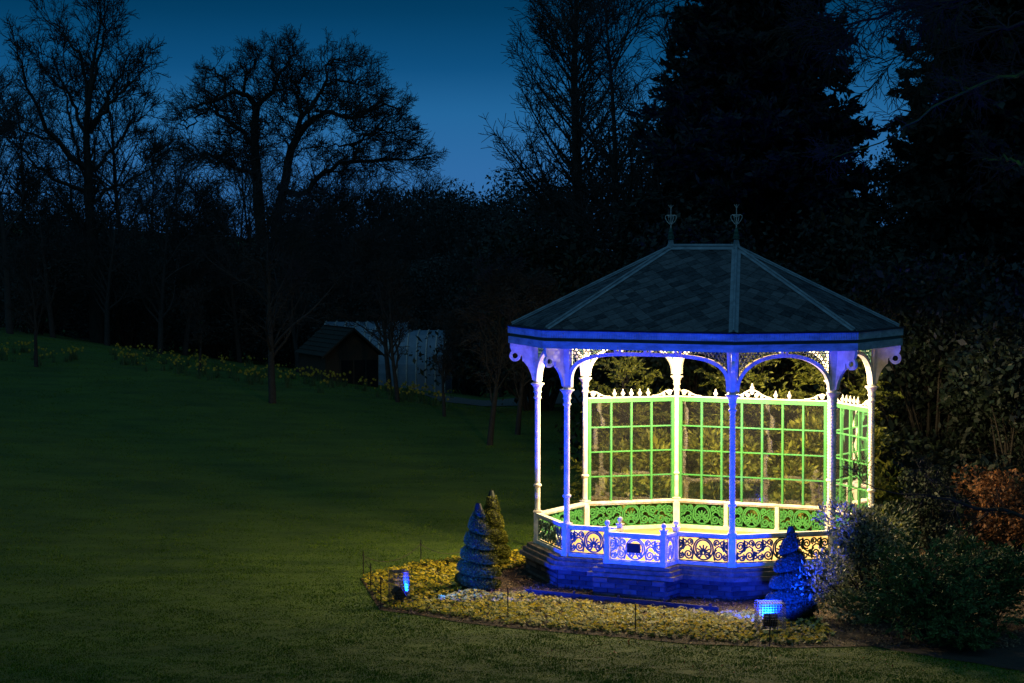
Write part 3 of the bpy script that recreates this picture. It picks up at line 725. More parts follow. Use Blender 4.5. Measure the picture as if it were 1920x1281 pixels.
# ------------------------------------------------------------------ spiral topiaries
def topiary(loc, h, rad, turns, label, seed, m='leaf_yew', depth=.50, phase=0., n_leaf=32000, dirn=1):
    t = empty('spiral_topiary', loc, label, 'topiary', group='clipped spiral topiaries'); v = Veg(seed); r = v.r
    def rfun(th, z):
        q = z/h; base = rad*(np.clip(1.03-q, 0, 1)**.80)*(.80+.20*np.clip(q*9, 0, 1))+.025
        ph = (turns*(1-(1-q)**1.25)+dirn*th/(2*pi)+phase) % 1.
        bulge = 1-np.abs(2*ph-1)**4
        return base*(1-depth+depth*bulge)
    nt_, nz = 40, 90; th = np.linspace(0, 2*pi, nt_, endpoint=False); zz = np.linspace(0, h, nz)
    TH, Z2 = np.meshgrid(th, zz); Rr = rfun(TH, Z2)*.84*(1+.03*np.sin(TH*9+Z2*31))
    V = np.stack([Rr*np.cos(TH), Rr*np.sin(TH), Z2+.03], -1).reshape(-1, 3); idx = np.arange(nt_*nz).reshape(nz, nt_)
    F = np.stack([idx[:-1], np.roll(idx[:-1], -1, 1), np.roll(idx[1:], -1, 1), idx[1:]], -1).reshape(-1, 4)
    link('dense_core', npmesh('dense_core', V, [F]), 'leaf_dark', t)
    q = r.random(n_leaf); z = h*(1-np.sqrt(1-q*.995)); a = r.uniform(0, 2*pi, n_leaf); R0 = rfun(a, z)*r.normal(.985, .03, n_leaf)
    P = np.stack([R0*np.cos(a), R0*np.sin(a), z+.03], -1); d = np.stack([np.cos(a), np.sin(a), np.full(n_leaf, .35)], -1)
    v.leaves(P, .024, 1.8, dirs=d+r.normal(0, .6, (n_leaf, 3))); v.build('clipped_foliage', m, t)
    MB().tube([(0, 0, -.1), (0, 0, h*.3)], .035, 6).build('stem', 'bark', t); return t
pT = ground(897, 1106); topiary(pT, 1.62, .45, 5.6, 'clipped spiral topiary beside the left floodlight, its left side lit blue', 21, 'leaf_yew_gold', phase=.2)
pT2 = ground(922, 1062); topiary(pT2, 1.52, .40, 4.5, 'slim loosely clipped conical topiary behind the left spiral', 22, 'leaf_yew_gold', depth=.22, phase=.5, n_leaf=28000)
pT3 = ground(1482, 1163); topiary(pT3, 1.60, .47, 5.2, 'clipped spiral topiary behind the right floodlight, all lit blue', 23, 'leaf_yew', phase=.6, dirn=-1)

# ------------------------------------------------------------------ primroses in the bed
def primrose(seed, m):
    r = np.random.default_rng(seed); V = []; F = []; mi = []
    def leafq(c, d, l, w_, z1):
        k = len(V); p = np.array([-d[1], d[0]]); a = c+d*l*.5; e = c+d*l
        V.extend([(c[0], c[1], .0), (a[0]+p[0]*w_, a[1]+p[1]*w_, z1), (e[0], e[1], z1*.55), (a[0]-p[0]*w_, a[1]-p[1]*w_, z1)]); F.append((k, k+1, k+2, k+3)); mi.append(0)
    for k in range(9):
        a = k*2*pi/9+r.uniform(-.3, .3); leafq(np.zeros(2), np.array([cos(a), sin(a)]), r.uniform(.06, .095), .022, r.uniform(.03, .06))
    for k in range(r.integers(5, 9)):
        a = r.uniform(0, 2*pi); rr = .07*sqrt(r.random()); c = np.array([rr*cos(a), rr*sin(a), r.uniform(.055, .09)])
        nn = Vector((rr*cos(a)*7+r.normal(0, .35), rr*sin(a)*7-.35+r.normal(0, .3), .8)).normalized(); u_ = nn.orthogonal().normalized(); v_ = nn.cross(u_); R = r.uniform(.019, .028)
        for q in range(5):
            b0 = q*2*pi/5; kk = len(V)
            for (rd, da) in ((0.1, 0), (.8, -.45), (1.05, 0), (.8, .45)):
                p = Vector(c)+(u_*cos(b0+da)+v_*sin(b0+da))*R*rd+nn*(.004*rd); V.append(tuple(p))
            F.append((kk, kk+1, kk+2, kk+3)); mi.append(1)
    me = bpy.data.meshes.new('primrose'); me.from_pydata([tuple(x) for x in V], [], F); me.materials.append(MATS['primrose_leaf']); me.materials.append(MATS[m])
    me.polygons.foreach_set('material_index', mi); me.update(); return me
PM = [primrose(s, 'primrose_yellow') for s in range(6)]+[primrose(s+10, 'primrose_cream') for s in range(4)]
pts = []
fx = [p[0] for p in FLOW]; fy = [p[1] for p in FLOW]
gy = np.arange(min(fy), max(fy), .14); ii = 0
for y in gy:
    ii += 1
    for x in np.arange(min(fx), max(fx), .155): pts.append((x+(ii % 2)*.078+random.uniform(-.035, .035), y+random.uniform(-.035, .035)))
P = np.array(pts); P = P[inpoly(P[:, 0], P[:, 1], FLOW)]
for c, rr in ((pT, .42), (pT2, .33), (pT3, .46), (pL, .12), (pR, .16)): P = P[np.hypot(P[:, 0]-c.x, P[:, 1]-c.y) > rr]
P = P[rng.random(len(P)) > .13]
order = np.argsort(P[:, 1]); P = P[order]
restV = {}
for k, (x, y) in enumerate(P):
    front = y < pL.y+.2 and x > -1.6
    me = PM[random.randrange(6)] if random.random() < (.62 if front else .93) else PM[6+random.randrange(4)]
    s_ = random.uniform(.75, 1.25); a = random.uniform(0, 6.28); z = gz(x, y)+.012
    if k < 300:
        o = bpy.data.objects.new('primrose', me); COL.objects.link(o); o.location = (x, y, z); o.rotation_euler = (0, 0, a); o.scale = (s_,)*3
        tag(o, 'small primrose in bloom along the front edge of the flower bed', 'flower', 'primroses in the flower bed')
    else: restV.setdefault(me.name, []).append((x, y, z, a, s_))
print('primroses', len(P))
allV = []; allF = []; allM = []; kv = 0
for nm, lst in restV.items():
    me = bpy.data.meshes[nm]; v0 = np.array([v.co[:] for v in me.vertices]); f0 = np.array([p.vertices[:] for p in me.polygons]); m0 = np.array([p.material_index for p in me.polygons]); cream = any('cream' in m_.name for m_ in me.materials)
    m0 = np.where(m0 == 1, 2 if cream else 1, 0)
    for x, y, z, a, s_ in lst:
        q = v0*s_; q = np.stack([q[:, 0]*cos(a)-q[:, 1]*sin(a)+x, q[:, 0]*sin(a)+q[:, 1]*cos(a)+y, q[:, 2]+z], -1); allV.append(q); allF.append(f0+kv); allM.append(m0); kv += len(q)
me = npmesh('primrose_carpet', np.concatenate(allV), [np.concatenate(allF)])
o = link('primrose_carpet', me, ['primrose_leaf', 'primrose_yellow', 'primrose_cream']); me.polygons.foreach_set('material_index', np.concatenate(allM).astype(np.int32)); me.update()
tag(o, 'carpet of yellow primroses filling the rest of the flower bed', 'flowers', kind='stuff')
# bark chips on the soil
v = Veg(5); n_ = 52000; x = rng.uniform(-3.2, 9.6, n_); y = rng.uniform(37.4, 51, n_); k = inpoly(x, y, BED)&(rng.random(n_) < np.clip(1.3-(y-40)*.06, .4, 1)); x, y = x[k], y[k]
C = np.stack([x, y, g(x, y)+.016+rng.random(len(x))*.022], -1); dd = rng.normal(0, 1, (len(x), 3)); dd[:, 2] *= .25
v.leaves(C, .050, 2.2, nrm=np.tile([0, 0, 1.], (len(x), 1)), nb=.75, dirs=dd); tag(v.build('bark_mulch', 'bark_chip'), 'brown bark chips spread round the bandstand plinth', 'mulch', kind='stuff')
# fallen leaves on the lawn in the right foreground
v = Veg(6); n_ = 260; x = rng.uniform(.5, 8.5, n_); y = rng.uniform(34.6, 38.4, n_); k = ~inpoly(x, y, BED); x, y = x[k], y[k]
v.leaves(np.stack([x, y, g(x, y)+.03], -1), .035, 1.7, nrm=np.tile([0, 0, 1.], (len(x), 1)), nb=.7); tag(v.build('fallen_leaves', 'leaf_copper'), 'dry brown leaves scattered over the lawn before the flower bed', 'leaves', kind='stuff')
# low edging boards behind the flowers
q0, q1 = ground(985, 1120), ground(1347, 1153)
eb = empty('edging_board', (q0+q1)/2, 'low dark edging board between the flowers and the bark mulch', 'edging', rz=math.atan2(q1.y-q0.y, q1.x-q0.x))
ln = (q1-q0).length
for k in range(2): MB().box(((k-.5)*ln/2, 0, .085), (ln/2-.006, .025, .09)).build('board', 'edging_board', eb)
for k in range(5): MB().box((-ln/2+ln*(k+.12)/4.3, .025, .09), (.035, .03, .17)).build('peg', 'edging_board', eb)
# iron stakes and the rope
stakes = [(681, 1085, 1033, 'leftmost thin black iron stake, at the far corner of the flower bed'), (695, 1108, 1056, 'thin black iron stake just right of the leftmost one'), (714, 1143, 1083, 'thin black iron stake at the near left corner of the flower bed'), (789, 1062, 1012, 'thin black iron stake behind the left floodlight, holding the rope'), (952, 1164, 1102, 'thin black iron stake in front of the left topiary'), (1191, 1191, 1131, 'thin black iron stake in front of the bandstand bay'), (1443, 1214, 1150, 'thin black iron stake beside the right floodlight')]
tops = []
for (u, vb, vt, lab) in stakes:
    p = ground(u, vb); h = at(u, vt, p.y).z-p.z; tops.append(p+Vector((0, 0, h*.82)))
    t = empty('iron_stake', p, lab, 'stake', group='iron stakes round the flower bed')
    MB().tube([(0, 0, -.1), (.004, 0, h*.5), (0, 0, h)], .010, 6).build('rod', 'black_iron', t)
    MB().tube([(cos(a)*.018, 0, h*.82+sin(a)*.018) for a in np.linspace(0, 2*pi, 9)[:-1]], .0045, 5, True).build('eye', 'black_iron', t)
b = MB()
pr = tops[3]; pe = ground(870, 1046)+Vector((0, 0, .15))
for a, c, sg in ((tops[0], pr, .22), (pr, pe, .12), (tops[0], tops[1], .03), (tops[1], tops[2], .06)):
    b.tube([a+(c-a)*q-Vector((0, 0, sg*4*q*(1-q))) for q in np.linspace(0, 1, 14)], .0055, 5)
tag(b.build('rope', 'rope'), 'dark rope sagging between the stakes left of the flower bed', 'rope')

# ------------------------------------------------------------------ shrubs near the bandstand
bush('variegated_shrub', ground(1655, 1175)+Vector((-.15, .8, 0)), 1.15, .95, 2.2, 16000, .075, 'leaf_variegated', 'pale variegated evergreen shrub hiding the right end of the bandstand railing', 'shrub', 31, lobes=30, aspect=2.6, up=.2, low=.35)
bush('variegated_shrub', ground(1640, 1120)+Vector((0.1, .5, .1)), .6, .5, 1.5, 6500, .07, 'leaf_variegated', 'smaller pale-leaved shrub against the right end of the bandstand plinth', 'shrub', 39, lobes=14, aspect=2.6, up=.2, z0=.05, low=.3)
def cypress(loc, rx, h, n_br, label, seed, m='leaf_cypress', size=.06, nl=30, group=None):
    t = empty('cypress_shrub', loc, label, 'shrub', group=group); v = Veg(seed); r = v.r; s_ = Veg(seed+1)
    P0 = np.stack([r.normal(0, .1, n_br)*rx, r.normal(0, .1, n_br)*rx, r.uniform(.0, 1., n_br)**1.5*.65*h], -1); a = r.uniform(0, 2*pi, n_br); el_ = r.uniform(.25, 1.1, n_br)
    D = np.stack([np.cos(a)*np.cos(el_), np.sin(a)*np.cos(el_), np.sin(el_)], -1); Ln = rx*r.uniform(.75, 1.15, n_br)*np.clip(1.15-.55*P0[:, 2]/h, .45, 1.2)
    PP, RR = s_.grow(P0, D, Ln, np.full(n_br, .013), 8, .07, -.06); s_.tubes(PP, RR, 4)
    P2, R2_ = s_.sprout(PP, RR, 10, .3, 1, 42, 8, .34*rx, .45, 5, .05, -.05, .5, flat=.7); s_.tubes(P2, R2_, 2)
    i = np.repeat(np.arange(len(P2)), nl); q = r.random(len(i))*3.999; k = q.astype(int); fr_ = (q-k)[:, None]
    C = P2[i, k]*(1-fr_)+P2[i, k+1]*fr_+r.normal(0, .022, (len(i), 3))*np.array([1, 1, .5]); dr = norm(P2[i, k+1]-P2[i, k])
    v.leaves(C, size, 3.2, dirs=dr+r.normal(0, .3, dr.shape)); v.build('sprays', m, t); s_.build('stems', 'bark', t)
    return t
cypress(ground(1735, 1205), 1.15, 1.75, 105, 'green cypress shrub with feathery sprays in the right foreground', 41)
cypress(ground(1860, 1190)+Vector((0, .6, 0)), 1.1, 1.75, 85, 'darker feathery cypress shrub at the right edge of the photo', 43)
cypress(ground(1800, 1225), .5, .6, 26, 'small low spreading conifer at the foot of the cypress shrubs', 45)
bush('copper_hedge', Vector((10.1, 46.9, 0)), 1.5, .9, 2.1, 8000, .07, 'leaf_copper', 'copper beech hedge with dry orange leaves at the right edge', 'hedge', 51, lobes=26, aspect=1.7)
bush('dark_shrub', Vector((8.5, 47.0, 0)), .8, .7, 2.2, 5000, .07, 'leaf_dark', 'dark shrub between the bandstand and the copper hedge', 'shrub', 52, lobes=14, aspect=1.7)
# laurels behind the glass
for k, (x, y, rx, h, n_, lab) in enumerate(((2.7, 51.2, 1.0, 2.5, 3800, 'yellow-lit laurel bush behind the left glass screen'), (4.7, 50.9, 1.2, 2.9, 5200, 'yellow-lit laurel bush behind the glass, just right of the back column'), (6.7, 50.0, 1.3, 3.1, 5200, 'yellow-lit laurel bush behind the right half of the long glass screen'), (7.35, 49.6, .8, 2.9, 3000, 'laurel bush behind the narrow glass screen at the right'), (11.6, 51.0, 1.5, 3.4, 4200, 'laurel bush right of the bandstand, dimness painted into its leaves'))):
    bush('laurel_bush', Vector((x, y, gz(x, y))), rx, 1.0, h, n_, .13, 'leaf_laurel' if k < 4 else 'leaf_dark', lab, 'bush', 60+k, lobes=18, aspect=2.6, group='laurels behind the bandstand', up=.3)  # last laurel gets darker leaves: its dim lighting is put into the colour

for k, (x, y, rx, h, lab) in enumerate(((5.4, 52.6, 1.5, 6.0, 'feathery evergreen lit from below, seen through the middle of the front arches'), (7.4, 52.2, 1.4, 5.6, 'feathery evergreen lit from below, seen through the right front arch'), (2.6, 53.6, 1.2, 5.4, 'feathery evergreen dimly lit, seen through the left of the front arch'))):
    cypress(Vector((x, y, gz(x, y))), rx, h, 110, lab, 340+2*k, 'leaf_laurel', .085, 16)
# ------------------------------------------------------------------ bare trees
def limb(pxs, Y, zoff=0., K=14, wob=0., r=None):
    n_ = len(pxs); P = np.array([at(u, v_, Y+zoff*q) for (u, v_), q in zip(pxs, np.linspace(0, 1, n_))]); P = resample(P, K)
    return P
def twiggy(v, P, R, Ls, counts, ang=42, wig=.18, trop=.03, center=None, cw=0., rr=.55, rmin=.008, falls=.4, flat=0.):
    """successive generations of twigs on limb polylines P (N,K,3)"""
    for g_, (ln, ct) in enumerate(zip(Ls, counts)):
        K = 7 if g_ == 0 else (5 if g_ == 1 else 4)
        P, R = v.sprout(P, R, ct, .15 if g_ else .2, 1., ang, 13, ln, falls, K, wig, trop, rr, center, cw*(1 if g_ < 2 else .5), flat=flat)
        R = np.maximum(R, rmin*(1 if g_ < 2 else .75)); v.tubes(P, R, 4 if g_ == 0 else (3 if g_ == 1 and len(P) < 4000 else 2))
    return P, R
# --- spreading oak, limbs sinuous
YO = 108
oak = empty('oak_tree', at(502, 640, YO)-Vector((0, 0, 1.2)), 'spreading bare oak with twisting limbs against the dusk sky', 'tree'); OB = np.array(oak.location)
limbs = [([(500, 690), (497, 560), (488, 420), (479, 300), (476, 250), (481, 200)], 0, .40, .19), ([(515, 600), (519, 420), (530, 350), (541, 312), (557, 245), (592, 220)], 1.0, .32, .18),
 ([(481, 200), (467, 182), (457, 173), (423, 176), (398, 189), (345, 207)], -2.5, .22, .06), ([(481, 200), (492, 189), (520, 160), (520, 142), (504, 101), (507, 108)], 1.5, .20, .06), ([(476, 275), (454, 248), (426, 223), (410, 213), (400, 180), (380, 165)], 2.5, .20, .06),
 ([(557, 245), (567, 214), (560, 189), (554, 157), (570, 145), (572, 122)], -1.5, .20, .06), ([(567, 218), (592, 189), (610, 160), (610, 123), (630, 122)], 2.0, .18, .05), ([(592, 220), (620, 210), (651, 223), (692, 210), (720, 198), (752, 207)], -2.5, .18, .05),
 ([(520, 350), (552, 366), (582, 357), (592, 335), (626, 320), (639, 301), (682, 304), (735, 295), (775, 300), (805, 296)], 2.0, .24, .05), ([(664, 303), (667, 270), (692, 251), (710, 239), (760, 262)], -1.5, .13, .04), ([(457, 173), (462, 140), (480, 115), (470, 118)], -1.5, .13, .04), ([(423, 176), (420, 150), (400, 125), (395, 134)], 1.5, .12, .04),
 ([(610, 160), (640, 150), (660, 160), (690, 150)], 1.5, .12, .04), ([(490, 330), (455, 320), (420, 300), (380, 290), (350, 260)], -2.5, .18, .05), ([(520, 400), (560, 395), (600, 400), (650, 380), (700, 370)], -2.5, .18, .05), ([(520, 142), (545, 120), (548, 85), (556, 104)], -1.5, .12, .04), ([(610, 123), (640, 110), (656, 122)], -1., .10, .04), ([(398, 189), (380, 215), (350, 240), (335, 230)], 1.0, .10, .04)]
v = Veg(71); PP = []; RR = []
for pxs, zo, r0, r1 in limbs:
    P = limb(pxs, YO, zo, 16)
    if not (pxs[0] == (500, 690)):
        P[2:-1] += v.r.normal(0, .07, P[2:-1].shape)
    PP.append(P-OB); RR.append(np.linspace(r0, r1, 16))
PP = np.array(PP); RR = np.array(RR); RR[2:] *= .72; v.tubes(PP, RR*.9, 8); v.build('trunk', 'bark', oak)
v = Veg(72); ctr = np.array(at(560, 330, YO))-OB
cts = np.array([0 if i < 2 else int(6+len_*4.2) for i, len_ in enumerate(np.linalg.norm(np.diff(PP, axis=1), axis=2).sum(1))]); cts[0] = 4; cts[1] = 6; cts[2:] = cts[2:]//2
P1, Q1 = v.sprout(PP, RR*.8, cts, .25, 1., 55, 16, 1.55, .2, 10, .33, .03, .5, ctr, .55, taper=.3); Q1 = np.maximum(Q1, .017); v.tubes(P1, Q1, 4)
twiggy(v, P1, Q1, (.80, .42, .26), (6, 4, 2), 45, .26, .03, ctr, .5, rmin=.0075)
# fill the dome evenly: sinuous branches grown from the nearest wood to points of the crown envelope
cen = np.array(at(562, 296, YO))-OB; r = v.r; nT = 560; d = norm(r.normal(0, 1, (nT, 3))); d[:, 2] = np.abs(d[:, 2])*1.0-.12; T = cen+d*np.array([6.4, 4.6, 5.5])*(r.uniform(.22, .95, nT)**.5)[:, None]
T = T[np.argsort(np.linalg.norm(T-cen, axis=1))]; nodes = PP.reshape(-1, 3)[::2]; nr = RR.reshape(-1)[::2]; FP = []; FR = []
for q in T:
    dd = np.linalg.norm(nodes-q, axis=1)+np.where(nodes[:, 2] > q[2]+.5, 2., 0.); j = int(np.argmin(dd)); a = nodes[j]; L0 = dd[j]
    if L0 > 4.5: continue
    side = r.normal(0, 1, 3); tt = np.linspace(0, 1, 8)[:, None]; br = a+(q-a)*tt+side*np.sin(tt*pi)*.16*L0+r.normal(0, .045*min(L0, 2), (8, 3))*np.sin(tt*pi)
    r0 = min(nr[j]*.7, .028+.020*L0); FP.append(br); FR.append(np.linspace(r0, max(.014, r0*.45), 8)); nodes = np.concatenate([nodes, br[2:]]); nr = np.concatenate([nr, FR[-1][2:]])
FP = np.array(FP); FR = np.array(FR); v.tubes(FP, FR, 4)
P1, Q1 = v.sprout(FP, FR, 6, .3, 1., 45, 14, .75, .3, 5, .25, .04, .5, cen, .5); v.tubes(P1, np.maximum(Q1, .010), 3)
P1, Q1 = v.sprout(P1, Q1, 4, .2, 1., 42, 14, .36, .3, 4, .2, .04, .6, cen, .6); v.tubes(P1, np.maximum(Q1, .0085), 2)
v.build('crown', 'bark', oak)
# --- tall bare tree on the left
YL = 92
t = empty('bare_tree', at(182, 648, YL)-Vector((0, 0, .4)), 'tall bare tree with fan of upright branches at the left edge', 'tree'); TB = np.array(t.location)
limbs = [([(183, 656), (178, 560), (168, 420), (163, 310), (166, 200), (176, 110), (190, 30)], 0, .32, .03), ([(166, 320), (119, 281), (87, 240), (72, 203), (56, 162), (34, 112), (16, 84)], -2, .13, .02), ([(169, 250), (200, 187), (225, 140), (250, 90)], 1.5, .10, .02), ([(165, 195), (150, 103), (125, 72), (80, 33)], 1.5, .09, .02), ([(169, 170), (187, 103), (194, 62), (182, 5)], -1, .08, .02), ([(170, 235), (219, 175), (255, 150), (282, 125)], -1.5, .09, .02), ([(166, 280), (140, 200), (110, 140), (95, 95)], 1.5, .10, .02), ([(165, 330), (205, 285), (240, 235), (275, 215)], 1.5, .09, .02), ([(164, 360), (110, 340), (60, 300), (15, 250)], -1.5, .09, .02), ([(164, 380), (210, 350), (260, 330), (300, 300)], -1, .09, .02), ([(100, 262), (60, 250), (25, 235), (-15, 240)], 1, .06, .02), ([(150, 310), (125, 200), (118, 150), (60, 110)], 0, .06, .02)]
v = Veg(81); PP = np.array([limb(p, YL, zo, 14)-TB for p, zo, _, _ in limbs]); PP[:, 2:-1] += v.r.normal(0, .05, PP[:, 2:-1].shape); RR = np.array([np.linspace(a, b, 14) for _, _, a, b in limbs]); v.tubes(PP, RR, 7); v.build('trunk', 'bark', t)
v = Veg(82); P1, Q1 = v.sprout(PP, RR*.75, np.array([16]+[11]*11), .25, 1, 38, 10, 1.9, .35, 8, .10, .06, .5, taper=.3); Q1 = np.maximum(Q1, .014); v.tubes(P1, Q1, 4)
twiggy(v, P1, Q1, (.85, .5, .3), (6, 4, 2), 40, .14, .06, rmin=.0095); v.build('crown', 'bark', t)
# --- tall narrow-branched tree in the middle
YM = 82
t = empty('bare_tree', at(1084, 560, YM)-Vector((0, 0, 2.2)), 'tall bare tree with straight ascending branches, left of the dark conifer', 'tree'); TB = np.array(t.location)
tr_ = limb([(1086, 700), (1083, 400), (1081, 281), (1076, 156), (1079, 62), (1082, -20), (1083, -110)], YM, 0, 20)-TB
v = Veg(91); v.tubes(tr_[None], np.linspace(.30, .03, 20)[None], 8); v.build('trunk', 'bark', t)
v = Veg(92); r = v.r; nL = 92; f = np.sort(r.uniform(.30, .97, nL)); x = f*19; i0 = x.astype(int); p0 = tr_[i0]+(tr_[np.minimum(i0+1, 19)]-tr_[i0])*(x-i0)[:, None]
az = np.arange(nL)*2.4+r.normal(0, .3, nL); a = np.radians(58-26*(f-.3)/.67+r.normal(0, 5, nL)); D = np.stack([np.cos(az)*np.sin(a), np.sin(az)*np.sin(a), np.cos(a)], -1)
P1, Q1 = v.grow(p0, D, (4.4-2.6*((f-.30)/.67)**1.2)*r.uniform(.75, 1.1, nL), .062-.042*(f-.3)/.67, 10, .035, .055, .2); v.tubes(P1, Q1, 5)
P2, Q2 = v.sprout(P1, Q1, 12, .2, 1, 38, 8, 1.25, .45, 6, .06, .05, .5); Q2 = np.maximum(Q2, .010); v.tubes(P2, Q2, 3)
P3, Q3 = v.sprout(P2, Q2, 6, .2, 1, 40, 10, .48, .35, 4, .10, .04, .6); v.tubes(P3, np.maximum(Q3, .0085), 2)
P3, Q3 = v.sprout(P1, Q1, 12, .3, 1, 50, 10, .55, .3, 4, .10, .04, .4); v.tubes(P3, np.maximum(Q3, .0085), 2); v.build('crown', 'bark', t)
# --- generic bare trees (prototypes copied through the wood)
def proto_tree(seed, H, lean=.03, spread=.5, nL=26, fl=.22, r0=.16, Ls=(1.5, .8, .45), cts=(7, 4, 3), wig=.13, trop=.05, up=42):
    v1 = Veg(seed); r = v1.r; K = 14
    P, R = v1.grow(np.zeros((1, 3))-np.array([[0, 0, .3]]), np.array([[0, 0, 1.]]), np.array([H]), np.array([r0]), K, lean, .02, .12); v1.tubes(P, R, 7)
    v2 = Veg(seed+1); L1 = H*spread
    P1, Q1 = v2.sprout(P, R, nL, fl, .97, up, 9, L1, .55, 9, wig*.7, trop, .55, taper=.25); Q1 = np.maximum(Q1, .014); v2.tubes(P1, Q1, 5)
    twiggy(v2, P1, Q1, Ls, cts, 40, wig, trop, rmin=.0095)
    return v1.mesh('trunk'), v2.mesh('crown')
PROT = [proto_tree(101, 9.5, wig=.12), proto_tree(111, 11.5, spread=.42, nL=30, wig=.16), proto_tree(121, 8.0, spread=.55, nL=24, wig=.2, trop=.02), proto_tree(131, 4.6, spread=.5, nL=20, fl=.3, r0=.10, Ls=(.7, .4, .25), wig=.2)]
def place(k, loc, s_, rz, label, group=None, cat='tree', m='bark', name='bare_tree'):
    t = empty(name, loc, label, cat, rz, group); t.scale = (s_[0], s_[0], s_[1]) if isinstance(s_, tuple) else (s_,)*3
    for nm, me in zip(('trunk', 'crown'), PROT[k]):
        if not me.materials: me.materials.append(MATS['bark_hazed' if m == 'bark' else m])
        o = bpy.data.objects.new(nm, me); COL.objects.link(o); o.parent = t
    return t
wl = 'bare winter tree in the dark wood along the top of the lawn'; wg = 'bare trees in the wood'
r = np.random.default_rng(5)
wood = [(20, 88, 0, .95), (240, 98, 0, 1.15), (300, 90, 2, .8), (330, 104, 1, .78), (395, 98, 2, .72), (440, 114, 0, .95), (570, 118, 2, 1.05), (640, 112, 1, .85), (700, 108, 2, .95), (745, 116, 0, .8), (800, 106, 2, .85), (270, 112, 0, .95), (200, 90, 2, .8), (600, 104, 0, .72), (860, 110, 2, .62), (940, 92, 2, .75), (1010, 96, 0, .75), (1040, 88, 2, .9), (1120, 92, 2, .9), (960, 100, 1, .6), (-30, 94, 0, 1.0), (775, 124, 1, .95), (830, 126, 2, 1.1), (690, 126, 0, 1.05), (900, 122, 2, 1.0), (965, 118, 2, 1.05), (50, 116, 1, 1.0), (150, 118, 0, 1.05), (215, 110, 2, 1.0), (355, 118, 0, .8), (420, 110, 2, .8), (480, 120, 1, .95), (530, 110, 2, .9), (610, 122, 0, 1.0), (655, 102, 2, .8), (100, 90, 3, 1.3), (345, 94, 3, 1.4), (450, 96, 3, 1.3), (560, 94, 3, 1.2)]
for u, Y, k, s_ in wood:
    x = at(u, 600, Y).x
    wl = 'bare tree in the wood round the tall tree at the left edge' if u < 290 else ('bare tree in the wood close round the spreading oak' if u < 690 else ('bare tree in the wood above the pale tunnels' if u < 900 else 'bare tree in the wood near the tall straight-branched tree'))
    place(k, (x, Y, gz(x, Y)-.2), s_, r.uniform(0, 6.28), wl, wg)
place(1, (at(1165, 600, 76).x, 76, gz(4, 76)), 1.18, 1.0, 'leaning bare tree between the tall bare tree and the dark conifer')
place(2, (at(1215, 600, 74).x, 74, gz(4, 74)), 1.35, 2.0, 'tall thin-branched bare tree touching the left side of the dark conifer')
# lawn trees
def lawn_tree(u, v_, k, s_, rz, lab): place(k, ground(u, v_), s_, rz, lab)
lawn_tree(511, 756, 2, .82, .5, 'dark bare lawn tree with straight trunk in front of the daffodils')
lawn_tree(746, 755, 3, .85, 1.1, 'thin young bare tree in front of the shed')
lawn_tree(731, 735, 3, 1.05, 2.2, 'slender bare tree beside the right corner of the shed')
lawn_tree(833, 781, 3, .62, .2, 'small many-branched bare shrub right of the shed')
lawn_tree(918, 836, 3, 1.0, 4.2, 'small dark bare tree on the lawn left of the bandstand')
lawn_tree(970, 816, 3, .9, 5.2, 'small leaning bare tree just left of the bandstand post')
lawn_tree(68, 688, 3, .8, 3.0, 'small bare tree in the bed at the far left of the lawn')
lawn_tree(374, 700, 3, .55, 3.6, 'little bare sapling among the daffodils')

# ------------------------------------------------------------------ evergreens
def conifer(loc, H, rad, label, seed, nW=60, m='leaf_conifer', top=.05, nl=16, size=.17, z0=.08, cat='tree', droop=-.03, name='conifer_tree', asp=2.8, pw=.85):
    t = empty(name, loc, label, cat); v1 = Veg(seed); r = v1.r
    tr_ = np.array([[[0, 0, -.3+(H+.3)*q] for q in np.linspace(0, 1, 10)]]); v1.tubes(tr_, np.linspace(H*.022, .02, 10)[None], 8)
    n_ = nW*6; f = np.sort(r.random(n_))**.9; z = H*(z0+(1-z0)*f); a = np.arange(n_)*2.399+r.normal(0, .25, n_); Ln = rad*(top+(1-top)*(1-f)**pw)*r.uniform(.70, 1.12, n_)
    el_ = np.radians(r.normal(4, 9, n_)+25*f); D = np.stack([np.cos(a)*np.cos(el_), np.sin(a)*np.cos(el_), np.sin(el_)], -1)
    P1, Q1 = v1.grow(np.stack([0*z, 0*z, z], -1), D, Ln, .012+.012*Ln, 9, .05, droop, .25); v1.tubes(P1, Q1, 4)
    P2, Q2 = v1.sprout(P1, Q1, np.maximum(5, (Ln*4.5).astype(int)), .25, 1, 48, 12, np.maximum(.35, Ln*.30), .5, 5, .08, .02, .5, flat=.6)
    v1.build('trunk', 'bark', t)
    v2 = Veg(seed+1); i = np.repeat(np.arange(len(P2)), nl); q = v2.r.random(len(i))*3.999; k = q.astype(int); fr_ = (q-k)[:, None]
    C = P2[i, k]*(1-fr_)+P2[i, k+1]*fr_+v2.r.normal(0, .05, (len(i), 3)); dr = norm(P2[i, k+1]-P2[i, k])
    v2.leaves(C, size, asp, dirs=dr+v2.r.normal(0, .45, dr.shape)+np.array([0, 0, .12])); v2.build('foliage', m, t)
    return t
cb = at(1415, 640, 66)
CB1 = conifer((cb.x, 66, gz(cb.x, 66)-.3), 17.5, 4.5, 'huge dark conifer towering behind the bandstand roof', 141, nW=92, nl=23, size=.22, pw=.62, droop=-.015)
cb = at(1890, 640, 60)
CB2 = conifer((cb.x, 60, gz(cb.x, 60)-.3), 15.5, 4.2, 'dark evergreen tree filling the upper right corner', 151, nW=80, nl=22, size=.20, pw=.45, droop=-.05, asp=1.8)
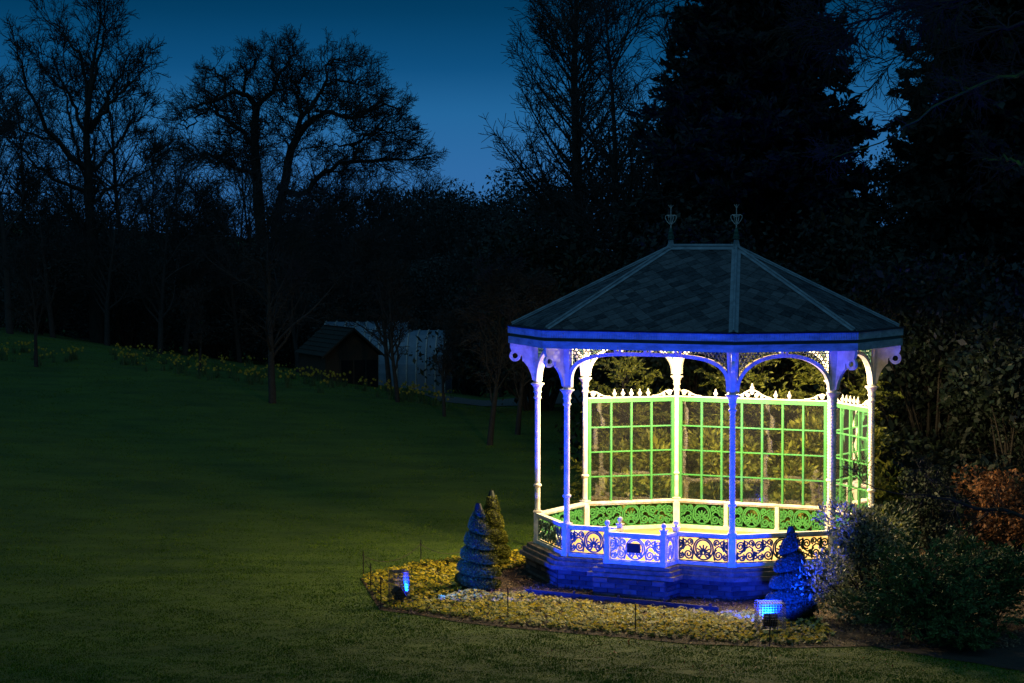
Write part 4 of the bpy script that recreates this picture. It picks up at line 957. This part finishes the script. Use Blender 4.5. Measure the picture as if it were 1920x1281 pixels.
def twin(src, dx, dy, rz, s_, label):
    o = empty('conifer_tree', src.location+Vector((dx, dy, 0)), label, 'tree', rz=rz); o.scale = (s_, s_, s_)
    for ch in src.children: c_ = ch.copy(); COL.objects.link(c_); c_.parent = o
twin(CB1, .35, 3.2, 1.4, .97, 'second dark conifer standing close behind the huge one')
twin(CB2, .5, 3.0, 1.1, .97, 'second dark evergreen close behind the one in the upper right corner')
def round_ever(loc, rx, ry, h, n_, size, m, label, seed, group=None, z0=.6, lobes=40, cat='tree', name='evergreen_tree'):
    return bush(name, loc, rx, ry, h, n_, size, m, label, cat, seed, lobes=lobes, aspect=1.9, group=group, z0=z0, fill=.5)
E_ = [(1010, 74, 3.0, 6.6, 9000, 'holly-like evergreen behind the left corner of the bandstand roof'), (1130, 70, 2.6, 6.0, 7000, 'dark evergreen bush behind the left slope of the bandstand roof'), (1300, 62, 2.8, 7.6, 14000, 'ivy-leaved evergreen right behind the twin finials'), (1440, 60, 2.0, 6.4, 8000, 'paler green evergreen just right of the finials'), (1620, 58, 2.6, 8.0, 15000, 'dark twiggy evergreen behind the right slope of the roof'), (1760, 54, 2.6, 7.0, 15000, 'dark evergreen thicket right of the bandstand'), (1900, 51, 2.4, 6.4, 15000, 'dark evergreen thicket at the right edge of the photo')]
for k, (u, Y, rx, h, n_, lab) in enumerate(E_):
    x = at(u, 600, Y).x; round_ever((x, Y, gz(x, Y)-.2), rx, rx*.8, h, n_, .15, 'leaf_dark', lab, 160+k, z0=.1)
el2 = 'dark evergreen undergrowth below the bare trees of the wood'
UG = []
for k, (u, Y, rx, h) in enumerate(((-20, 100, 4.5, 6.4), (90, 104, 4.5, 5.8), (190, 102, 4.2, 6.0), (290, 100, 4.5, 5.6), (390, 106, 4.2, 6.0), (480, 112, 4.5, 6.4), (570, 108, 4.2, 7.2), (660, 114, 4.5, 8.4), (760, 116, 4.5, 10.0), (850, 118, 4.5, 11.0), (930, 112, 4.2, 10.5), (990, 90, 3.4, 7.4), (1080, 94, 4.0, 8.6), (1180, 90, 4.0, 8.6), (60, 92, 3.0, 4.6), (240, 94, 3.2, 4.8), (420, 98, 3.2, 4.6), (540, 100, 3, 4.4), (700, 104, 3.4, 6.5), (800, 102, 3.4, 6.5), (880, 98, 3.4, 7.0), (140, 128, 5.5, 8), (340, 130, 5.5, 8), (560, 132, 5.5, 11), (720, 130, 5.5, 11.5), (820, 134, 5, 12.5), (910, 130, 5, 12.5), (1000, 126, 5, 12))):
    x = at(u, 600, Y).x; loc = (x, Y, gz(x, Y)-.5)
    if k < 5: o = round_ever(loc, 4.4, 3.2, 9.0, 20000, .13, 'leaf_hazed', el2, 200+k, 'evergreen undergrowth of the wood', lobes=34, z0=.2); UG.append(o)
    else:
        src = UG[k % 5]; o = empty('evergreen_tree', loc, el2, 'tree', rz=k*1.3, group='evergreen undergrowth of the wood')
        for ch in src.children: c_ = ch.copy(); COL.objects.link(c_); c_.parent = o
    o.scale = (rx/4.4, rx/4.4, h/9.0)

for k, (u, Y, rx, h) in enumerate(((1250, 84, 4.2, 10.5), (1370, 88, 4.4, 11), (1490, 84, 4.2, 10), (1600, 80, 3.6, 9.0), (1700, 76, 3.6, 9.5), (1800, 74, 3.6, 9.5), (1900, 72, 3.6, 10))):
    x = at(u, 600, Y).x; o = empty('evergreen_tree', (x, Y, gz(x, Y)-.5), 'far dark evergreen glimpsed between the nearer trees behind the bandstand', 'tree', rz=k*1.7, group='evergreens far behind the bandstand')
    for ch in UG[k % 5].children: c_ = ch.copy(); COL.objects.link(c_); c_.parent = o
    o.scale = (rx/4.4, rx/4.4, h/9.0)
# ------------------------------------------------------------------ overhanging and mossy branches at the right
def branch(name, pts, r0, r1, m, label, seed, Ls, cts, wig=.2, trop=-.02, ang=45, K=16, rmin=.006):
    v = Veg(seed); P = resample([at(*p) for p in pts], K); B0 = P[0].copy(); P = P-B0; P[1:-1] += v.r.normal(0, .03, P[1:-1].shape)
    R = np.linspace(r0, r1, K); v.tubes(P[None], R[None], 7); t = empty(name, B0, label, 'branch'); v.build('bough', m, t)
    v = Veg(seed+1); twiggy(v, P[None], R[None], Ls, cts, ang, wig, trop, rmin=rmin); v.build('twigs', 'bark', t)['kind'] = 'stuff'; return t
branch('overhanging_branch', [(1950, -20, 44), (1850, -8, 45), (1740, 10, 46), (1680, 18, 46.5), (1600, 45, 47), (1540, 60, 47.5)], .07, .012, 'bark', 'bare branch reaching in from the top right corner across the sky', 301, (1.5, 1.0, .6), (16, 9, 6), trop=-.05, rmin=.009)
branch('overhanging_branch', [(1960, 40, 48), (1840, 60, 49), (1760, 90, 49.5), (1700, 95, 50), (1640, 120, 50.5)], .05, .01, 'bark', 'second thin bare branch hanging below the top right one', 303, (1.6, 1.0, .6), (16, 9, 6), trop=-.07, rmin=.009)
branch('mossy_branch', [(1960, 115, 41), (1900, 142, 41.5), (1850, 155, 42), (1805, 172, 42.3), (1770, 195, 42.6), (1720, 222, 43), (1665, 260, 43.4), (1620, 280, 43.8), (1560, 298, 44)], .036, .008, 'bark_moss', 'mossy green branch sloping down from the right edge toward the dark conifer', 305, (1.0, .6, .35), (12, 6, 4))
branch('mossy_branch', [(1815, 168, 42.3), (1790, 152, 42.2), (1762, 140, 42)], .03, .01, 'bark_moss', 'short mossy spur rising off the sloping mossy branch', 307, (.6, .35), (5, 4))
branch('mossy_branch', [(1965, 305, 40), (1915, 307, 40.3), (1880, 298, 40.6), (1842, 300, 41)], .045, .012, 'bark_moss', 'lower mossy branch at the right edge with a pale green end', 309, (.8, .5, .3), (8, 5, 3))
branch('low_branch', [(1970, 985, 38.5), (1910, 968, 38.8), (1860, 956, 39), (1800, 940, 39.3), (1740, 930, 39.6), (1680, 926, 39.8), (1620, 905, 40)], .04, .006, 'bark', 'black bare branch crossing in front of the copper hedge toward the bandstand', 311, (.8, .5, .3), (14, 6, 4), trop=.02)

# ------------------------------------------------------------------ shed, poly tunnels, daffodils
YS = 84; s0 = at(660, 700, YS); sz = gz(s0.x, YS)
zs = at(660, 745, YS).z; za = at(660, 617, YS).z-zs; ze = at(660, 666, YS).z-zs
sh = empty('garden_shed', (s0.x, YS, zs), 'small dark timber shed with gabled roof at the edge of the lawn', 'shed', rz=radians(22))
hw = 1.0; dl = 3.2
b = MB(); b.add([(-hw, 0, 0), (hw, 0, 0), (hw, 0, ze), (0, 0, za-.1), (-hw, 0, ze), (-hw, dl, 0), (hw, dl, 0), (hw, dl, ze), (0, dl, za-.1), (-hw, dl, ze)], [(0, 1, 2, 3, 4), (9, 8, 7, 6, 5), (0, 5, 6, 1), (1, 6, 7, 2), (0, 4, 9, 5)]); b.build('wall', 'shed_timber', sh)
for s_ in (-1, 1):
    nl_ = 7
    for k in range(nl_):
        q0, q1 = k/nl_, (k+1)/nl_+.04; x0, x1 = s_*1.16*(1-q0), s_*1.16*(1-q1); sl_ = (za-ze)*1.0; zz0 = za-(za-ze+.06)*(1-q0)+.03; zz1 = za-(za-ze+.06)*(1-q1)
        MB().add([(x0, -.22, zz0), (x0, dl+.1, zz0), (x1, dl+.1, zz1), (x1, -.22, zz1), (x0, -.22, zz0+.03), (x0, dl+.1, zz0+.03), (x1, dl+.1, zz1+.012), (x1, -.22, zz1+.012)], [(0, 1, 2, 3), (7, 6, 5, 4), (0, 4, 5, 1), (3, 2, 6, 7), (0, 3, 7, 4), (1, 5, 6, 2)]).build('roof_board', 'shed_roof', sh)
    MB().add([(s_*1.2, -.25, ze-.12), (0, -.25, za-.02), (0, -.25, za+.06), (s_*1.2, -.25, ze-.03), (s_*1.2, -.22, ze-.12), (0, -.22, za-.02), (0, -.22, za+.06), (s_*1.2, -.22, ze-.03)], [(0, 1, 2, 3), (7, 6, 5, 4), (3, 2, 6, 7), (1, 0, 4, 5)]).build('barge_board', 'shed_timber', sh)
for x in (-.22, .28, .74):
    d = MB().box((x, -.02, ze*.45), (.44, .03, ze*.86)).build('door', 'dark_glass', sh); MB().box((x-.23, -.03, ze*.45), (.05, .05, ze*.9)).build('door_post', 'shed_timber', sh)
def tunnel(u0, u1, vt, Y, label, rad=1.6):
    a = at(u0, vt, Y); b_ = at(u1, vt, Y); zt = a.z; z0 = zt-2.6; t = empty('poly_tunnel', ((a.x+b_.x)/2, Y+rad, z0), label, 'tunnel', rz=radians(-3), group='pale tunnels behind the shed'); ln = b_.x-a.x
    th = np.linspace(0, pi, 15); n_ = 8
    def ring(x, k=1.): return [(x, -rad*k*cos(q), .95+(1.65*k)*sin(q)) for q in th]
    m_ = MB(); P = []
    prof = lambda x: [(x, -rad, 0)]+ring(x)+[(x, rad, 0)]
    k = len(prof(0))
    for i in range(n_+1): P += prof(-ln/2+ln*i/n_)
    m_.add(P, [(i*k+j, (i+1)*k+j, (i+1)*k+j+1, i*k+j+1) for i in range(n_) for j in range(k-1)]+[tuple(range(k)), tuple(n_*k+j for j in range(k-1, -1, -1))]); m_.build('film_cover', 'tunnel_film', t)
    for i in range(n_+1): MB().tube([(x, y*1.008, z*1.006) for x, y, z in prof(-ln/2+ln*i/n_)], .03, 5).build('hoop', 'grey_iron', t)
tunnel(606, 764, 606, 96, 'pale blue-white tunnel roof showing behind the shed ridge')
tunnel(694, 838, 622, 91, 'lower pale tunnel to the right of the shed')
def daff(seed):
    r = np.random.default_rng(seed); V = []; F = []; mi = []
    for k in range(16):
        a = r.uniform(0, 2*pi); l = r.uniform(.2, .34); x, y = r.normal(0, .07, 2); w_ = .012; n = len(V)
        V += [(x-w_*cos(a), y-w_*sin(a), 0), (x+w_*cos(a), y+w_*sin(a), 0), (x+.06*cos(a+1), y+.06*sin(a+1), l)]; F.append((n, n+1, n+2)); mi.append(0)
    for k in range(3):
        x, y = r.normal(0, .13, 2); z = r.uniform(.28, .40); a = r.uniform(0, 2*pi); d = Vector((cos(a), sin(a), .1)).normalized(); u_ = d.orthogonal().normalized(); v_ = d.cross(u_)
        for q in range(6):
            b0 = q*pi/3; n = len(V); c = Vector((x, y, z))
            for rd, da in ((0, 0), (.035, -.35), (.05, 0), (.035, .35)): V.append(tuple(c+(u_*cos(b0+da)+v_*sin(b0+da))*rd))
            F.append((n, n+1, n+2, n+3)); mi.append(1)
        n = len(V)
        for q in range(5): V.append(tuple(c+(u_*cos(q*1.2566)+v_*sin(q*1.2566))*.018)); V.append(tuple(c+d*.04+(u_*cos(q*1.2566)+v_*sin(q*1.2566))*.024))
        for q in range(5): F.append((n+2*q, n+2*((q+1) % 5), n+2*((q+1) % 5)+1, n+2*q+1)); mi.append(1)
    me = bpy.data.meshes.new('daffodil'); me.from_pydata(V, [], F); me.materials.append(MATS['daffodil_leaf']); me.materials.append(MATS['daffodil']); me.polygons.foreach_set('material_index', mi); me.update(); return me
DM = [daff(k) for k in range(5)]
def daffs(n_, fu, label, group):
    for k in range(n_):
        u, v_ = fu(); p = ground(u, v_); o = bpy.data.objects.new('daffodil_clump', random.choice(DM)); COL.objects.link(o); o.location = p; o.rotation_euler = (0, 0, random.uniform(0, 6.28)); o.scale = (random.uniform(.8, 1.25),)*3
        tag(o, label, 'daffodils', group)
def reg(u0, u1, f0, f1): 
    def q():
        u = random.uniform(u0, u1); t = (u-u0)/(u1-u0); a = f0[0]+(f0[1]-f0[0])*t; b_ = f1[0]+(f1[1]-f1[0])*t; return u, random.uniform(a, b_)
    return q
daffs(85, reg(205, 610, (662, 694), (690, 742)), 'clump of yellow daffodils in the drift below the dark wood', 'daffodils in the middle drift')
daffs(20, reg(0, 150, (655, 668), (684, 690)), 'clump of daffodils in the bed at the far left edge', 'daffodils at the far left')
daffs(40, reg(610, 850, (712, 748), (728, 772)), 'clump of daffodils on the bank in front of the shed', 'daffodils by the shed')
